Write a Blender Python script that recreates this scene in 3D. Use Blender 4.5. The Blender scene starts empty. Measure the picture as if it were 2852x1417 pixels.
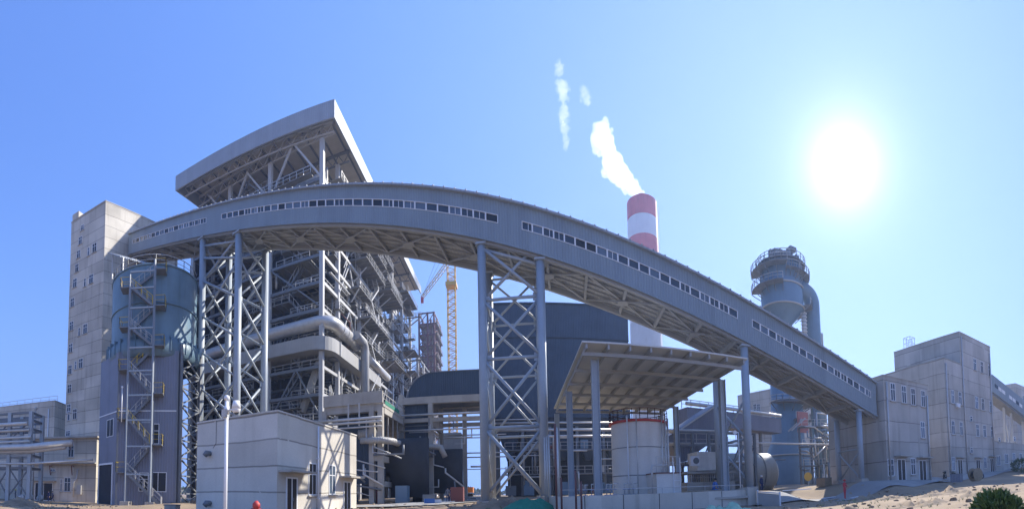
import bpy, bmesh, math, random
from mathutils import Vector, Matrix, noise
rnd = random.Random(7)
# ---------------------------------------------------------------- camera
F, CY, PIT, ROL, EYE = 1133.88, 1325.815, .045, .01881, 1.7   # panorama scale (photo px per radian), centre row, pitch, roll
cp, sp, cr, sr = math.cos(PIT), math.sin(PIT), math.cos(ROL), math.sin(ROL)
SC = bpy.context.scene
cam = bpy.data.cameras.new('camera'); camo = bpy.data.objects.new('camera', cam); SC.collection.objects.link(camo)
cam.type = 'PANO'; cam.panorama_type = 'CENTRAL_CYLINDRICAL'
cam.central_cylindrical_range_u_min = -1426/F; cam.central_cylindrical_range_u_max = 1426/F
cam.central_cylindrical_range_v_min = (CY-1417)/F; cam.central_cylindrical_range_v_max = CY/F
cam.central_cylindrical_radius = 1.0
cam.clip_start = .1; cam.clip_end = 9000
def rot(a, b, c):
    a, c = cr*a+sr*c, -sr*a+cr*c
    return Vector((a, cp*b-sp*c, sp*b+cp*c))
rx, fy, uz = rot(1,0,0), rot(0,1,0), rot(0,0,1)
camo.matrix_world = Matrix(((rx.x,uz.x,-fy.x,0),(rx.y,uz.y,-fy.y,0),(rx.z,uz.z,-fy.z,EYE),(0,0,0,1)))
SC.camera = camo
# ---------------------------------------------------------------- light
SUN_AZ, SUN_EL = math.radians(48.8), math.radians(38.2)       # to the right of straight ahead
sdir = Vector((math.sin(SUN_AZ)*math.cos(SUN_EL), math.cos(SUN_AZ)*math.cos(SUN_EL), math.sin(SUN_EL)))
w = bpy.data.worlds.new('World'); SC.world = w; w.use_nodes = True
nt = w.node_tree; N = nt.nodes; Lk = nt.links
bg = N['Background']; bg.inputs[1].default_value = .15
sky = N.new('ShaderNodeTexSky'); sky.sky_type = 'NISHITA'; sky.sun_disc = False
sky.sun_elevation = SUN_EL; sky.sun_rotation = SUN_AZ; sky.air_density = 1.0; sky.dust_density = .35; sky.ozone_density = 2.5
tc = N.new('ShaderNodeTexCoord'); dot = N.new('ShaderNodeVectorMath'); dot.operation = 'DOT_PRODUCT'
nrm = N.new('ShaderNodeVectorMath'); nrm.operation = 'NORMALIZE'
Lk.new(tc.outputs['Generated'], nrm.inputs[0]); Lk.new(nrm.outputs[0], dot.inputs[0]); dot.inputs[1].default_value = sdir
def wm(op, a, b=None):
    n = N.new('ShaderNodeMath'); n.operation = op
    for i, v in enumerate((a, b)):
        if v is None: continue
        if isinstance(v, (int, float)): n.inputs[i].default_value = v
        else: Lk.new(v, n.inputs[i])
    return n.outputs[0]
dd = wm('MAXIMUM', dot.outputs['Value'], 0.0)
ang = wm('ARCCOSINE', wm('MINIMUM', dd, .99999))                 # angle from the sun: camera bloom painted into the sky colour round it
glow = wm('ADD', wm('MULTIPLY', wm('EXPONENT', wm('MULTIPLY', wm('POWER', ang, 2.0), -1/(.024**2))), 18.0),
          wm('ADD', wm('MULTIPLY', wm('EXPONENT', wm('MULTIPLY', ang, -1/.038)), 9.0), wm('MULTIPLY', wm('EXPONENT', wm('MULTIPLY', ang, -1/.20)), .45)))
gc = N.new('ShaderNodeMix'); gc.data_type = 'RGBA'; gc.blend_type = 'ADD'; gc.inputs[0].default_value = 1
gs = N.new('ShaderNodeVectorMath'); gs.operation = 'SCALE'; gs.inputs[0].default_value = (.98, .95, 1.0); Lk.new(glow, gs.inputs['Scale'])
spx = N.new('ShaderNodeSeparateColor'); Lk.new(sky.outputs[0], spx.inputs[0]); cbx = N.new('ShaderNodeCombineColor')
for i, (g_, A_) in enumerate(((.74, 1.15), (.98, 1.95), (1.65, 4.0))):       # the photograph's compressed highlights: each channel levels off
    c_ = wm('MULTIPLY', spx.outputs[i], g_); Lk.new(wm('DIVIDE', c_, wm('POWER', wm('ADD', wm('POWER', wm('DIVIDE', c_, A_), 3.0), 1.0), 1/3)), cbx.inputs[i])
Lk.new(cbx.outputs[0], gc.inputs[6]); Lk.new(gs.outputs[0], gc.inputs[7]); Lk.new(gc.outputs[2], bg.inputs[0])
sl = bpy.data.lights.new('sun', 'SUN'); sl.energy = 4.8; sl.angle = math.radians(.5); sl.color = (1, .95, .86)
so = bpy.data.objects.new('sun', sl); SC.collection.objects.link(so); so.rotation_euler = sdir.to_track_quat('Z', 'Y').to_euler(); so.location = (60, 60, 120)
vs = SC.view_settings; vs.view_transform = 'Standard'; vs.look = 'None'; vs.gamma = 1; vs.exposure = .92
SC.cycles.volume_bounces = 10; SC.cycles.volume_step_rate = 2; SC.cycles.max_bounces = 12; SC.cycles.diffuse_bounces = 4
# ---------------------------------------------------------------- measuring helpers (photo pixel -> direction)
def ray(x, y):
    u = (x-1426)/F
    return rot(math.sin(u), math.cos(u), (CY-y)/F)
def WP(x, y, D=None, z=None):
    r = ray(x, y); m = (z-EYE)/r.z if z is not None else D/math.hypot(r.x, r.y)
    return Vector((r.x*m, r.y*m, EYE+r.z*m))
def ZP(x, y, p):          # height at which the line of sight through a pixel passes above the plan point p's distance
    r = ray(x, y); return EYE + r.z/math.hypot(r.x, r.y)*math.hypot(p[0], p[1])
class Plane:              # vertical plane through plan points a, b
    def __init__(s, a, b): s.a = Vector(a[:2]); s.d = (Vector(b[:2])-s.a).normalized(); s.n = Vector((s.d.y, -s.d.x)); s.L = (Vector(b[:2])-s.a).length; s.h = math.atan2(s.d.y, s.d.x)
    def hit(s, x, y):
        r = ray(x, y); k = s.a.dot(s.n)/(r.x*s.n.x+r.y*s.n.y); return Vector((k*r.x, k*r.y, EYE+k*r.z))
    def uz(s, x, y): p = s.hit(x, y); return (p.xy-s.a).dot(s.d), p.z
    def pt(s, u, z, out=0): p = s.a+s.d*u+s.n*out; return Vector((p.x, p.y, z))
# ---------------------------------------------------------------- mesh helpers
class MB:
    def __init__(s): s.v = []; s.f = []; s.m = []; s.cur = 0; s.sm = []
    def face(s, idx, smooth=False): s.f.append(tuple(idx)); s.m.append(s.cur); s.sm.append(smooth)
    def add(s, vs): n = len(s.v); s.v += [Vector(v) for v in vs]; return n
    def hexa(s, c):   # 8 corners: bottom 4 ccw, top 4
        n = s.add(c)
        for q in ((3,2,1,0),(4,5,6,7),(0,1,5,4),(1,2,6,5),(2,3,7,6),(3,0,4,7)): s.face([n+i for i in q])
        return s
    def box(s, x0, x1, y0, y1, z0, z1): return s.hexa([(x0,y0,z0),(x1,y0,z0),(x1,y1,z0),(x0,y1,z0),(x0,y0,z1),(x1,y0,z1),(x1,y1,z1),(x0,y1,z1)])
    def rbox(s, c, h, u0, u1, v0, v1, z0, z1):   # box in a frame at plan point c turned by h
        d = Vector((math.cos(h), math.sin(h))); n = Vector((-d.y, d.x)); c = Vector(c[:2])
        P = [c+d*u+n*v for u, v in ((u0,v0),(u1,v0),(u1,v1),(u0,v1))]
        return s.hexa([(p.x,p.y,z0) for p in P]+[(p.x,p.y,z1) for p in P])
    def prism(s, poly, z0, z1):
        n = len(poly); b = s.add([(p[0],p[1],z0) for p in poly]+[(p[0],p[1],z1) for p in poly])
        s.face([b+i for i in reversed(range(n))]); s.face([b+n+i for i in range(n)])
        for i in range(n): j = (i+1) % n; s.face((b+i,b+j,b+n+j,b+n+i))
        return s
    def beam(s, p, q, w, h=None):
        p, q = Vector(p), Vector(q); h = h or w; d = (q-p).normalized()
        up = Vector((0,0,1)) if abs(d.z) < .99 else Vector((1,0,0))
        a = d.cross(up).normalized()*w/2; b = a.cross(d).normalized()*h/2
        return s.hexa([p-a-b,p+a-b,q+a-b,q-a-b,p-a+b,p+a+b,q+a+b,q-a+b])
    def sweep(s, pts, r, n=8, cap=True):
        pts = [Vector(p) for p in pts]; R = r if isinstance(r, (list, tuple)) else [r]*len(pts); base = None; prev = None
        for i, p in enumerate(pts):
            t = ((pts[min(i+1,len(pts)-1)]-p).normalized()+(p-pts[max(i-1,0)]).normalized()).normalized()
            if prev is None: a = t.orthogonal().normalized()
            else: a = (prev-t*prev.dot(t)).normalized()
            prev = a; b = t.cross(a)
            k = 1.0
            if 0 < i < len(pts)-1: c = (pts[i+1]-p).normalized().dot(t); k = 1/max(c, .5)
            bi = s.add([p+(a*math.cos(2*math.pi*j/n)+b*math.sin(2*math.pi*j/n))*R[i]*(k if 0 < i < len(pts)-1 else 1) for j in range(n)])
            if i == 0:
                if cap: s.face([bi+j for j in reversed(range(n))])
            else:
                for j in range(n): s.face((base+j, base+(j+1)%n, bi+(j+1)%n, bi+j), True)
            base = bi
        if cap: s.face([base+j for j in range(n)])
        return s
    def tube(s, p, q, r, n=8): return s.sweep([p, q], r, n)
    def lathe(s, c, prof, n=32, a0=0, a1=2*math.pi):   # prof: (radius, z)
        full = abs(a1-a0-2*math.pi) < 1e-6; m = n if full else n+1; base = None
        for r, z in prof:
            bi = s.add([(c[0]+r*math.cos(a0+(a1-a0)*j/n), c[1]+r*math.sin(a0+(a1-a0)*j/n), z) for j in range(m)])
            if base is not None:
                for j in range(n): s.face((base+j, base+(j+1)%m, bi+(j+1)%m, bi+j), True)
            base = bi
        return s
    def quad(s, a, b, c, d): n = s.add([a,b,c,d]); s.face((n,n+1,n+2,n+3)); return s
    def ring(s, c, r, z, w, h, n=32): return s.lathe(c, [(r,z),(r+w,z),(r+w,z+h),(r,z+h),(r,z)], n)
    def disc(s, c, r, z, n=32): b = s.add([(c[0]+r*math.cos(2*math.pi*j/n), c[1]+r*math.sin(2*math.pi*j/n), z) for j in range(n)]); s.face(range(b, b+n)); return s
    def blob(s, c, r, seg=8, rings=6, sq=1.0):
        c = Vector(c); base = None
        for i in range(rings+1):
            th = math.pi*i/rings; bi = s.add([c+Vector((math.sin(th)*math.cos(2*math.pi*j/seg)*r, math.sin(th)*math.sin(2*math.pi*j/seg)*r, math.cos(th)*r*sq)) for j in range(seg)])
            if base is not None:
                for j in range(seg): s.face((base+j, bi+j, bi+(j+1)%seg, base+(j+1)%seg), True)
            base = bi
        return s
def rail(mb, pts, h=1.1, sp=1.6, r=.035, mid=True):
    pts = [Vector(p) for p in pts]; up = Vector((0,0,1))
    for a, b in zip(pts, pts[1:]):
        L = (b-a).length; n = max(1, round(L/sp))
        for i in range(n+1): q = a.lerp(b, i/n); mb.beam(q, q+up*h, r*1.6)
        mb.beam(a+up*h, b+up*h, r*1.8)
        if mid: mb.beam(a+up*h*.5, b+up*h*.5, r*1.2)
    return mb
def stair(mb, p, q, wd, side):
    p, q, side = Vector(p), Vector(q), Vector(side).normalized()*wd/2
    for k in (-1, 1): mb.beam(p+side*k, q+side*k, .08, .28)
    n = max(3, int(abs(q.z-p.z)/.22))
    for i in range(1, n): c = p.lerp(q, i/n); mb.beam(c-side, c+side, .24, .04)
def up(p, z): p = Vector(p); return Vector((p.x, p.y, p.z+z))
def setz(p, z): return Vector((p[0], p[1], z))
# ---------------------------------------------------------------- object helpers
ROOT = {}
def thing(name, label, cat, loc, h=0, group=None, kind=None):
    o = bpy.data.objects.new(name, None); o.empty_display_size = .5; SC.collection.objects.link(o)
    o.location = loc if len(loc) == 3 else (loc[0], loc[1], gz(loc[0], loc[1])); o.rotation_euler = (0, 0, h)
    o['label'] = label; o['category'] = cat
    if group: o['group'] = group
    ROOT[o.name] = Matrix.Translation(o.location) @ Matrix.Rotation(h, 4, 'Z')
    return o
def part(name, mb, mats, parent=None, label=None, origin=None):
    me = bpy.data.meshes.new(name); M = ROOT[parent.name] if parent is not None else Matrix.Translation(origin or (0,0,0))
    Mi = M.inverted(); me.from_pydata([Mi @ v for v in mb.v], [], mb.f)
    mats = mats if isinstance(mats, (list, tuple)) else [mats]
    for m in mats: me.materials.append(m)
    me.polygons.foreach_set('material_index', mb.m); me.polygons.foreach_set('use_smooth', mb.sm); me.update()
    o = bpy.data.objects.new(name, me); SC.collection.objects.link(o)
    if parent is not None: o.parent = parent; ROOT[o.name] = M
    else: o.location = M.to_translation()
    if label: o['label'] = label
    return o
def single(name, mb, mats, label, cat, origin=None, group=None, kind=None):
    if origin is None: origin = sum(mb.v, Vector())/len(mb.v); origin = Vector((origin.x, origin.y, min(v.z for v in mb.v)))
    o = part(name, mb, mats, None, None, origin)
    if kind: o['kind'] = kind
    if label: o['label'] = label
    if cat: o['category'] = cat
    if group: o['group'] = group
    return o
def copy_tree(o, loc, h=None, label=None, parent=None):
    c = o.copy(); SC.collection.objects.link(c)
    if parent is None:
        c.location = loc
        if h is not None: c.rotation_euler = (0, 0, h)
        if label: c['label'] = label
    else: c.parent = parent
    for ch in o.children: copy_tree(ch, None, parent=c)
    return c
# ---------------------------------------------------------------- materials
def mat(name, col, rough=.6, metal=0.0, var=.12, scale=.6, ribs=None, lines=None, streak=0.0, spec=.5, col2=None, bump=0.0, emis=None, alpha=None, ribd='xy', detail=6, fine=.06):
    m = bpy.data.materials.new(name); m.use_nodes = True; n = m.node_tree.nodes; l = m.node_tree.links; b = n['Principled BSDF']
    b.inputs['Roughness'].default_value = rough; b.inputs['Metallic'].default_value = metal; b.inputs['Specular IOR Level'].default_value = spec
    t = n.new('ShaderNodeTexCoord').outputs['Object']
    def mk(ty, **k):
        x = n.new(ty)
        for a, v in k.items(): setattr(x, a, v)
        return x
    def math_(op, a, bb=None):
        x = mk('ShaderNodeMath', operation=op)
        for i, v in enumerate((a, bb)):
            if v is None: continue
            if isinstance(v, (int, float)): x.inputs[i].default_value = v
            else: l.new(v, x.inputs[i])
        return x.outputs[0]
    def nz(sc, stretch=None, det=detail):
        x = mk('ShaderNodeTexNoise'); x.inputs['Scale'].default_value = sc; x.inputs['Detail'].default_value = det
        if stretch:
            mp = mk('ShaderNodeMapping'); mp.inputs['Scale'].default_value = stretch; l.new(t, mp.inputs[0]); l.new(mp.outputs[0], x.inputs['Vector'])
        else: l.new(t, x.inputs['Vector'])
        return x.outputs['Fac']
    c2 = col2 or tuple(c*.55 for c in col)
    big = nz(scale); fac = math_('MULTIPLY', math_('SUBTRACT', big, .38), 3.2)
    cl = mk('ShaderNodeClamp'); l.new(fac, cl.inputs[0])
    if name == 'hut_plaster': pass
    amt = math_('MULTIPLY', cl.outputs[0], var if not col2 else 1.0)
    mix = mk('ShaderNodeMix', data_type='RGBA'); mix.inputs[6].default_value = (*col, 1); mix.inputs[7].default_value = (*c2, 1); l.new(amt, mix.inputs[0]); out = mix.outputs[2]
    if streak:
        s = nz(1.0, (1.6, 1.6, .12)); sf = mk('ShaderNodeClamp'); l.new(math_('MULTIPLY', math_('SUBTRACT', s, .52), 4.0), sf.inputs[0])
        mx = mk('ShaderNodeMix', data_type='RGBA', blend_type='MULTIPLY'); mx.inputs[7].default_value = (.55,.52,.48,1); l.new(out, mx.inputs[6]); l.new(math_('MULTIPLY', sf.outputs[0], streak), mx.inputs[0]); out = mx.outputs[2]
    if fine:
        f = nz(9.0, det=4); mx = mk('ShaderNodeMix', data_type='RGBA', blend_type='MULTIPLY'); mx.inputs[7].default_value = (.35,.35,.35,1); l.new(out, mx.inputs[6]); l.new(math_('MULTIPLY', f, fine*4), mx.inputs[0]); out = mx.outputs[2]
    h = None
    sx = mk('ShaderNodeSeparateXYZ'); l.new(t, sx.inputs[0])
    if lines:       # formwork joints: thin dark lines every `lines` metres of height, wavering
        zz = math_('ADD', sx.outputs['Z'], math_('MULTIPLY', nz(.35), .25)); fr = math_('FRACT', math_('DIVIDE', zz, lines))
        ln = math_('LESS_THAN', fr, .09/lines); pn = math_('GREATER_THAN', nz(.5, (1,1,.6)), .36)
        fac2 = math_('MULTIPLY', math_('MULTIPLY', ln, pn), .7)
        mx = mk('ShaderNodeMix', data_type='RGBA', blend_type='MULTIPLY'); mx.inputs[7].default_value = (.35,.34,.33,1); l.new(out, mx.inputs[6]); l.new(fac2, mx.inputs[0]); out = mx.outputs[2]
        fl = math_('FLOOR', math_('DIVIDE', zz, lines)); wn = mk('ShaderNodeTexWhiteNoise', noise_dimensions='2D'); cb = mk('ShaderNodeCombineXYZ'); l.new(fl, cb.inputs[0])
        l.new(math_('FLOOR', math_('DIVIDE', math_('ADD', sx.outputs['X'], sx.outputs['Y']), 3.7)), cb.inputs[1]); l.new(cb.outputs[0], wn.inputs['Vector'])
        mx = mk('ShaderNodeMix', data_type='RGBA', blend_type='MULTIPLY'); mx.inputs[7].default_value = (.72,.71,.69,1); l.new(out, mx.inputs[6]); l.new(math_('MULTIPLY', wn.outputs['Value'], .75), mx.inputs[0]); out = mx.outputs[2]
    if ribs:
        cc = math_('ADD', sx.outputs['X'], sx.outputs['Y']) if ribd == 'xy' else sx.outputs[ribd.upper()]
        tri = math_('PINGPONG', math_('DIVIDE', cc, ribs), .5); h = math_('MINIMUM', math_('MULTIPLY', tri, 4.0), 1.0)
        bp = mk('ShaderNodeBump'); bp.inputs['Strength'].default_value = .5; bp.inputs['Distance'].default_value = ribs*.25; l.new(h, bp.inputs['Height']); l.new(bp.outputs[0], b.inputs['Normal'])
        mx = mk('ShaderNodeMix', data_type='RGBA', blend_type='MULTIPLY'); mx.inputs[7].default_value = (.7,.7,.72,1); l.new(out, mx.inputs[6]); l.new(math_('MULTIPLY', math_('SUBTRACT', 1.0, h), .32), mx.inputs[0]); out = mx.outputs[2]
        pan = mk('ShaderNodeTexWhiteNoise', noise_dimensions='1D'); l.new(math_('FLOOR', math_('DIVIDE', cc, .9)), pan.inputs['W'])
        mx = mk('ShaderNodeMix', data_type='RGBA', blend_type='MULTIPLY'); mx.inputs[7].default_value = (.8,.8,.82,1); l.new(out, mx.inputs[6]); l.new(math_('MULTIPLY', pan.outputs['Value'], .5), mx.inputs[0]); out = mx.outputs[2]
    elif bump:
        bp = mk('ShaderNodeBump'); bp.inputs['Strength'].default_value = .6; bp.inputs['Distance'].default_value = bump; l.new(nz(3.0, det=8), bp.inputs['Height']); l.new(bp.outputs[0], b.inputs['Normal'])
    l.new(out, b.inputs['Base Color'])
    rn = math_('ADD', math_('MULTIPLY', big, .25), rough-.12); l.new(rn, b.inputs['Roughness'])
    if emis: b.inputs['Emission Color'].default_value = (*emis, 1); b.inputs['Emission Strength'].default_value = 1
    return m
M = {}
M['conc'] = mat('concrete', (.69,.64,.55), .9, var=.6, scale=.22, lines=1.9, streak=.7, bump=.01)
M['conc2'] = mat('concrete_frame', (.48,.44,.38), .9, var=.5, scale=.5, streak=.5, bump=.01)
M['concr'] = mat('concrete_right', (.61,.575,.52), .9, var=.6, scale=.22, lines=2.1, streak=.6, bump=.01)
M['hut'] = mat('hut_plaster', (.80,.74,.64), .9, var=.35, scale=.35, lines=1.45, streak=.2, bump=.005)
M['gal'] = mat('gallery_cladding', (.28,.335,.37), .5, ribs=.22, var=.22, scale=.25, streak=.25)
M['soff'] = mat('soffit_sheet', (.48,.475,.45), .6, ribs=.3, var=.3, scale=.8, ribd='x', streak=.1)
M['fasc'] = mat('roof_fascia', (.38,.41,.44), .5, ribs=.35, var=.15)
M['rsof'] = mat('roof_underside', (.62,.56,.47), .7, ribs=.35, var=.25, ribd='y')
M['steel'] = mat('grey_steel', (.50,.485,.46), .45, var=.15, scale=1.5)
M['steelD'] = mat('dull_steel', (.19,.20,.21), .55, var=.3, scale=1.0)
M['col'] = mat('blue_grey_column', (.38,.42,.45), .4, var=.15, scale=1.2, streak=.2)
M['stairsteel'] = mat('stair_steel', (.24,.27,.31), .5, var=.2)
M['truss'] = mat('truss_paint', (.37,.375,.37), .6, var=.25)
M['oxide'] = mat('oxide_red', (.20,.06,.05), .7)
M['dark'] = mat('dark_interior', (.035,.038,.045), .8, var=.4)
M['boil'] = mat('boiler_casing_shade', (.055,.056,.06), .6, ribs=.5, var=.5)  # near black: the shade inside the boiler frame is put into this colour
M['duct'] = mat('duct_cladding', (.45,.43,.39), .45, ribs=.3, var=.2)
M['pipe'] = mat('silver_insulation', (.60,.58,.55), .35, metal=.35, var=.25, scale=2)
M['blue'] = mat('dark_blue_cladding', (.04,.065,.10), .5, ribs=.30, var=.4, streak=.5)
M['blue2'] = mat('dark_blue_panel', (.045,.07,.105), .5, ribs=.30, var=.4, streak=.5)
M['silo'] = mat('silo_steel', (.15,.235,.29), .38, var=.45, scale=.5, streak=.6)
M['clad'] = mat('violet_grey_cladding', (.22,.23,.28), .5, ribs=.3, var=.15)
M['yel'] = mat('yellow_paint', (.65,.45,.04), .5)
M['crane'] = mat('crane_yellow', (.70,.42,.04), .5)
M['red'] = mat('red_paint', (.55,.06,.05), .55)
M['rust'] = mat('red_oxide', (.17,.075,.065), .7, var=.4)
M['chR'] = mat('chimney_red', (.66,.10,.12), .7, var=.35, scale=.15, streak=.45)
M['chW'] = mat('chimney_white', (.75,.74,.74), .7, var=.15, scale=.15, streak=.15)
M['chC'] = mat('chimney_concrete', (.55,.54,.53), .8, var=.3, scale=.15, streak=.3)
M['white'] = mat('white_frame', (.80,.80,.80), .4, var=.1)
M['glass'] = mat('window_glass', (.03,.04,.055), .12, var=.2, spec=.7, fine=0)
M['glassB'] = mat('window_glass_open', (.008,.008,.01), .4, fine=0)
M['glassL'] = mat('window_glass_pale', (.10,.13,.17), .1, var=.4, spec=.8, scale=3, fine=0)
M['asph'] = mat('roof_felt', (.12,.12,.12), .9)
M['tank'] = mat('tank_beige', (.74,.70,.63), .6, var=.25, scale=.5, streak=.35)
M['fgd'] = mat('tower_teal', (.16,.25,.33), .5, var=.3, scale=.4, streak=.3)
M['wood'] = mat('raw_wood', (.35,.25,.15), .8, var=.4, scale=4)
M['net'] = mat('green_net', (.03,.24,.15), .9, var=.4, scale=3, bump=.03)
M['net2'] = mat('pale_green_net', (.35,.55,.40), .9, var=.4, scale=3, bump=.03)
M['dirt'] = mat('dirt', (.38,.28,.18), 1.0, var=.5, scale=.5, bump=.06, col2=(.19,.145,.10))
M['rubber'] = mat('black_rubber', (.02,.02,.02), .8)
M['bluep'] = mat('blue_paint', (.04,.15,.45), .5)
M['skin'] = mat('skin', (.45,.28,.20), .6)
M['navy'] = mat('navy_cloth', (.02,.035,.12), .9)
M['redc'] = mat('red_cloth', (.60,.06,.07), .9)
M['greyc'] = mat('grey_cloth', (.25,.26,.28), .9)
M['hatY'] = mat('yellow_helmet', (.75,.75,.05), .3)
M['hatW'] = mat('white_helmet', (.8,.8,.8), .3)
M['leaf'] = mat('leaf_green', (.09,.16,.04), .45, var=1.0, scale=6, col2=(.16,.22,.07))
M['road'] = mat('road_dust', (.34,.33,.31), .95, var=.4, scale=.4, bump=.02)
M['sack'] = mat('pale_sheet', (.7,.72,.75), .7)
M['orange'] = mat('orange_machine', (.75,.25,.03), .5)
# ---------------------------------------------------------------- terrain height
CTRL = [(0,0,0),(0,8,.1),(-10,8,.1),(10,7,.45),(-8,16,.45),(0,16,.5),(10,16,.55),(-15,16,.5),(-25,20,.3),(-40,20,.1),(-63,30,-.1),(-66,21,-.3),(-51,31,.1),(-39.4,27.4,.35),(-31,32,.7),(-18,19,.6),(-11,25,.8),
        (-2.5,31,.9),(2,30,1.2),(2,20,.8),(14,21.5,.5),(18.3,28,1.4),(-8,49,.9),(-8.5,80,1.3),(26.2,24.7,.25),(24,23,.2),(31.3,26,1.75),(35,28,1.8),(33,25,1.7),(33,20,.7),(42,26.5,1.9),(42,22,1.2),(53,28,2.1),(53,21,1.4),(64,28.4,2.4),(75,28,3.0),(86,28,3.4),
        (23.8,7.8,.75),(11.4,3.7,.5),(17,6,.72),(9.3,7.6,.45),(40,14,1.0),(60,18,1.6),(100,30,3.4),(20,60,1.5),(50,70,1.9),(80,60,2.4),(-40,60,.8),(-90,40,-.2),(-90,10,-.3),(0,140,1.5),(60,160,2),(-80,120,.8),(150,40,3),(0,-20,0),(40,-10,.5),(-40,-10,0)]
def gz(x, y):
    R = math.hypot(x, y); sw = 0; s = 0
    for a, b, c in CTRL:
        d2 = (x-a)**2+(y-b)**2; wgt = 1/(d2+2.0)**2; sw += wgt; s += wgt*c
    z = s/sw; k = min(1, max(0, (R-120)/200)); return z*(1-k)+1.5*k
# ---------------------------------------------------------------- ground sheet
def build_ground():
    mb = MB(); radii = [0]; r = 1.2
    while r < 900: radii.append(r); r *= 1.035 if r < 90 else 1.25
    n = 300; idx = []
    for r in radii:
        row = []
        for j in range(n):
            a = 2*math.pi*j/n; x, y = r*math.sin(a), r*math.cos(a); z = gz(x, y)
            if r < 120: z += .10*(noise.noise(Vector((x*.35, y*.35, 0))))*min(1, r/6)+.05*noise.noise(Vector((x*1.3, y*1.3, 3)))
            row.append((x, y, z))
        idx.append(mb.add(row))
    for i in range(len(radii)-1):
        for j in range(n): k = (j+1) % n; mb.face((idx[i]+j, idx[i+1]+j, idx[i+1]+k, idx[i]+k), True)
    m = mat('ground_earth', (.38,.275,.17), 1.0, bump=.05, col2=(.27,.20,.135), scale=.22, fine=.10)
    single('ground', mb, m, None, None, (0,0,0), kind='structure')
build_ground()
def sheet(name, line, wd, m, dz=.04, n=60):
    mb = MB(); pts = [Vector(p) for p in line]; L = []
    for a, b in zip(pts, pts[1:]):
        k = max(2, int((b-a).length/.8))
        L += [a.lerp(b, i/k) for i in range(k)]
    L.append(pts[-1]); rows = []
    for i, p in enumerate(L):
        t = (L[min(i+1,len(L)-1)]-L[max(i-1,0)]).normalized(); nn = Vector((-t.y, t.x)); row = []
        for j in range(9):
            q = p+nn*wd*(j/8-.5); z = gz(q.x, q.y)+dz+.05
            row.append((q.x, q.y, z))
        rows.append(mb.add(row))
    for a, b in zip(rows, rows[1:]):
        for j in range(8): mb.face((a+j, b+j, b+j+1, a+j+1), True)
    return single(name, mb, m, None, None, (0,0,0), kind='structure')
sheet('road', [(14,22.6),(20,23.8),(27,25.0),(33,23.6),(45,24.0),(60,25.5),(90,25.5)], 3.4, M['road'])
sheet('yard_paving', [(-16,31),(-9,34),(-7,50),(-7,90)], 7, M['road'], .03)
# ================================================================ conveyor gallery
S = 3.3; GA = Vector((-.27494613*10*S, .9654189*10*S, .68911*10*S+EYE)); GB = Vector((14.158669*S, 7.26016*S, .46002*S+EYE))
_d = (GB-GA); DH = _d.xy.length; GT = _d.xy/DH; GN = Vector((-GT.y, GT.x)); SL = _d.z/DH; GH = math.atan2(GT.y, GT.x); GW = 5.2; FH = 3.3
def G(t, s=0, z=0): p = GA.xy+GT*t+GN*s; return Vector((p.x, p.y, z))
def gzb(t): return GA.z+SL*t
def Gp(t, s, dz): return G(t, s, gzb(t)+dz)
def g_t(px, py):     # t where the ray through the pixel meets the front face
    r = ray(px, py); n = GN; k = GA.xy.dot(n)/(r.xy.dot(n)); return (r.xy*k-GA.xy).dot(GT)
T0, T1 = -45.8, 42.4
gal = thing('conveyor_gallery', 'long blue-grey conveyor gallery with a ribbon of windows sloping down across the whole plant', 'conveyor gallery', Gp(T0, 0, 0), GH)
def gslab(mb, t0, t1, s0, s1, d0, d1): return mb.hexa([Gp(t0,s0,d0),Gp(t1,s0,d0),Gp(t1,s1,d0),Gp(t0,s1,d0),Gp(t0,s0,d1),Gp(t1,s0,d1),Gp(t1,s1,d1),Gp(t0,s1,d1)])
WB, WT = 1.47, 2.15        # window band above the lower edge
strips = [(g_t(369,670), g_t(575,600), 16), (g_t(617,610), g_t(1387,600), 31), (g_t(1453,625), g_t(2054,860), 21), (g_t(2094,893), g_t(2425,1090), 17)]
fw = MB(); gslab(fw, T0, T1, 0, .15, 0, WB); gslab(fw, T0, T1, 0, .15, WT, FH)
last = T0
for a, b, n in strips: gslab(fw, last, a, 0, .15, WB, WT); last = b
gslab(fw, last, T1, 0, .15, WB, WT)
part('front_wall', fw, M['gal'], gal)
part('back_wall', gslab(MB(), T0, T1, GW-.15, GW, 0, FH), M['gal'], gal)
mb = MB(); gslab(mb, T0, T1, -.28, GW+.28, FH, FH+.16); 
for i in range(int((T1-T0)/.9)):
    t = T0+.45+i*.9; gslab(mb, t-.05, t+.05, -.31, GW+.31, FH+.16, FH+.24)
part('roof', mb, M['fasc'], gal)
part('soffit', gslab(MB(), T0, T1, .15, GW-.15, .22, .34), M['soff'], gal)
mb = MB()
for s_ in (.18, GW-.45): gslab(mb, T0, T1, s_, s_+.28, -.28, .18)
part('bottom_chord', mb, M['truss'], gal)
part('gutter', gslab(MB(), T0, T1, -.06, 0, -.12, .10), M['gal'], gal)
step = 3.05; nb = int((T1-T0)/step)
for i in range(nb+1):
    t = T0+i*step; mb = MB(); gslab(mb, t-.10, t+.10, .46, GW-.46, -.2, .2); part('cross_beam', mb, M['truss'], gal)
for i in range(0, nb-1, 2):
    a, b = T0+i*step, T0+(i+2)*step; c = (a+b)/2
    mb = MB()
    for p, q in (((a,.5),(b,GW-.5)), ((a,GW-.5),(b,.5))): mb.beam(Gp(p[0],p[1],-.12), Gp(q[0],q[1],-.12), .17, .12)
    mb.rbox(G(c,GW/2), GH, -.45, .45, -.4, .4, gzb(c)-.30, gzb(c)-.22)
    part('cross_bracing', mb, M['truss'], gal)
for i in range(6):
    mb = MB(); s_ = .8+i*(GW-1.6)/5; gslab(mb, T0, T1, s_-.05, s_+.05, .06, .215); part('purlin', mb, M['truss'], gal)
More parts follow.
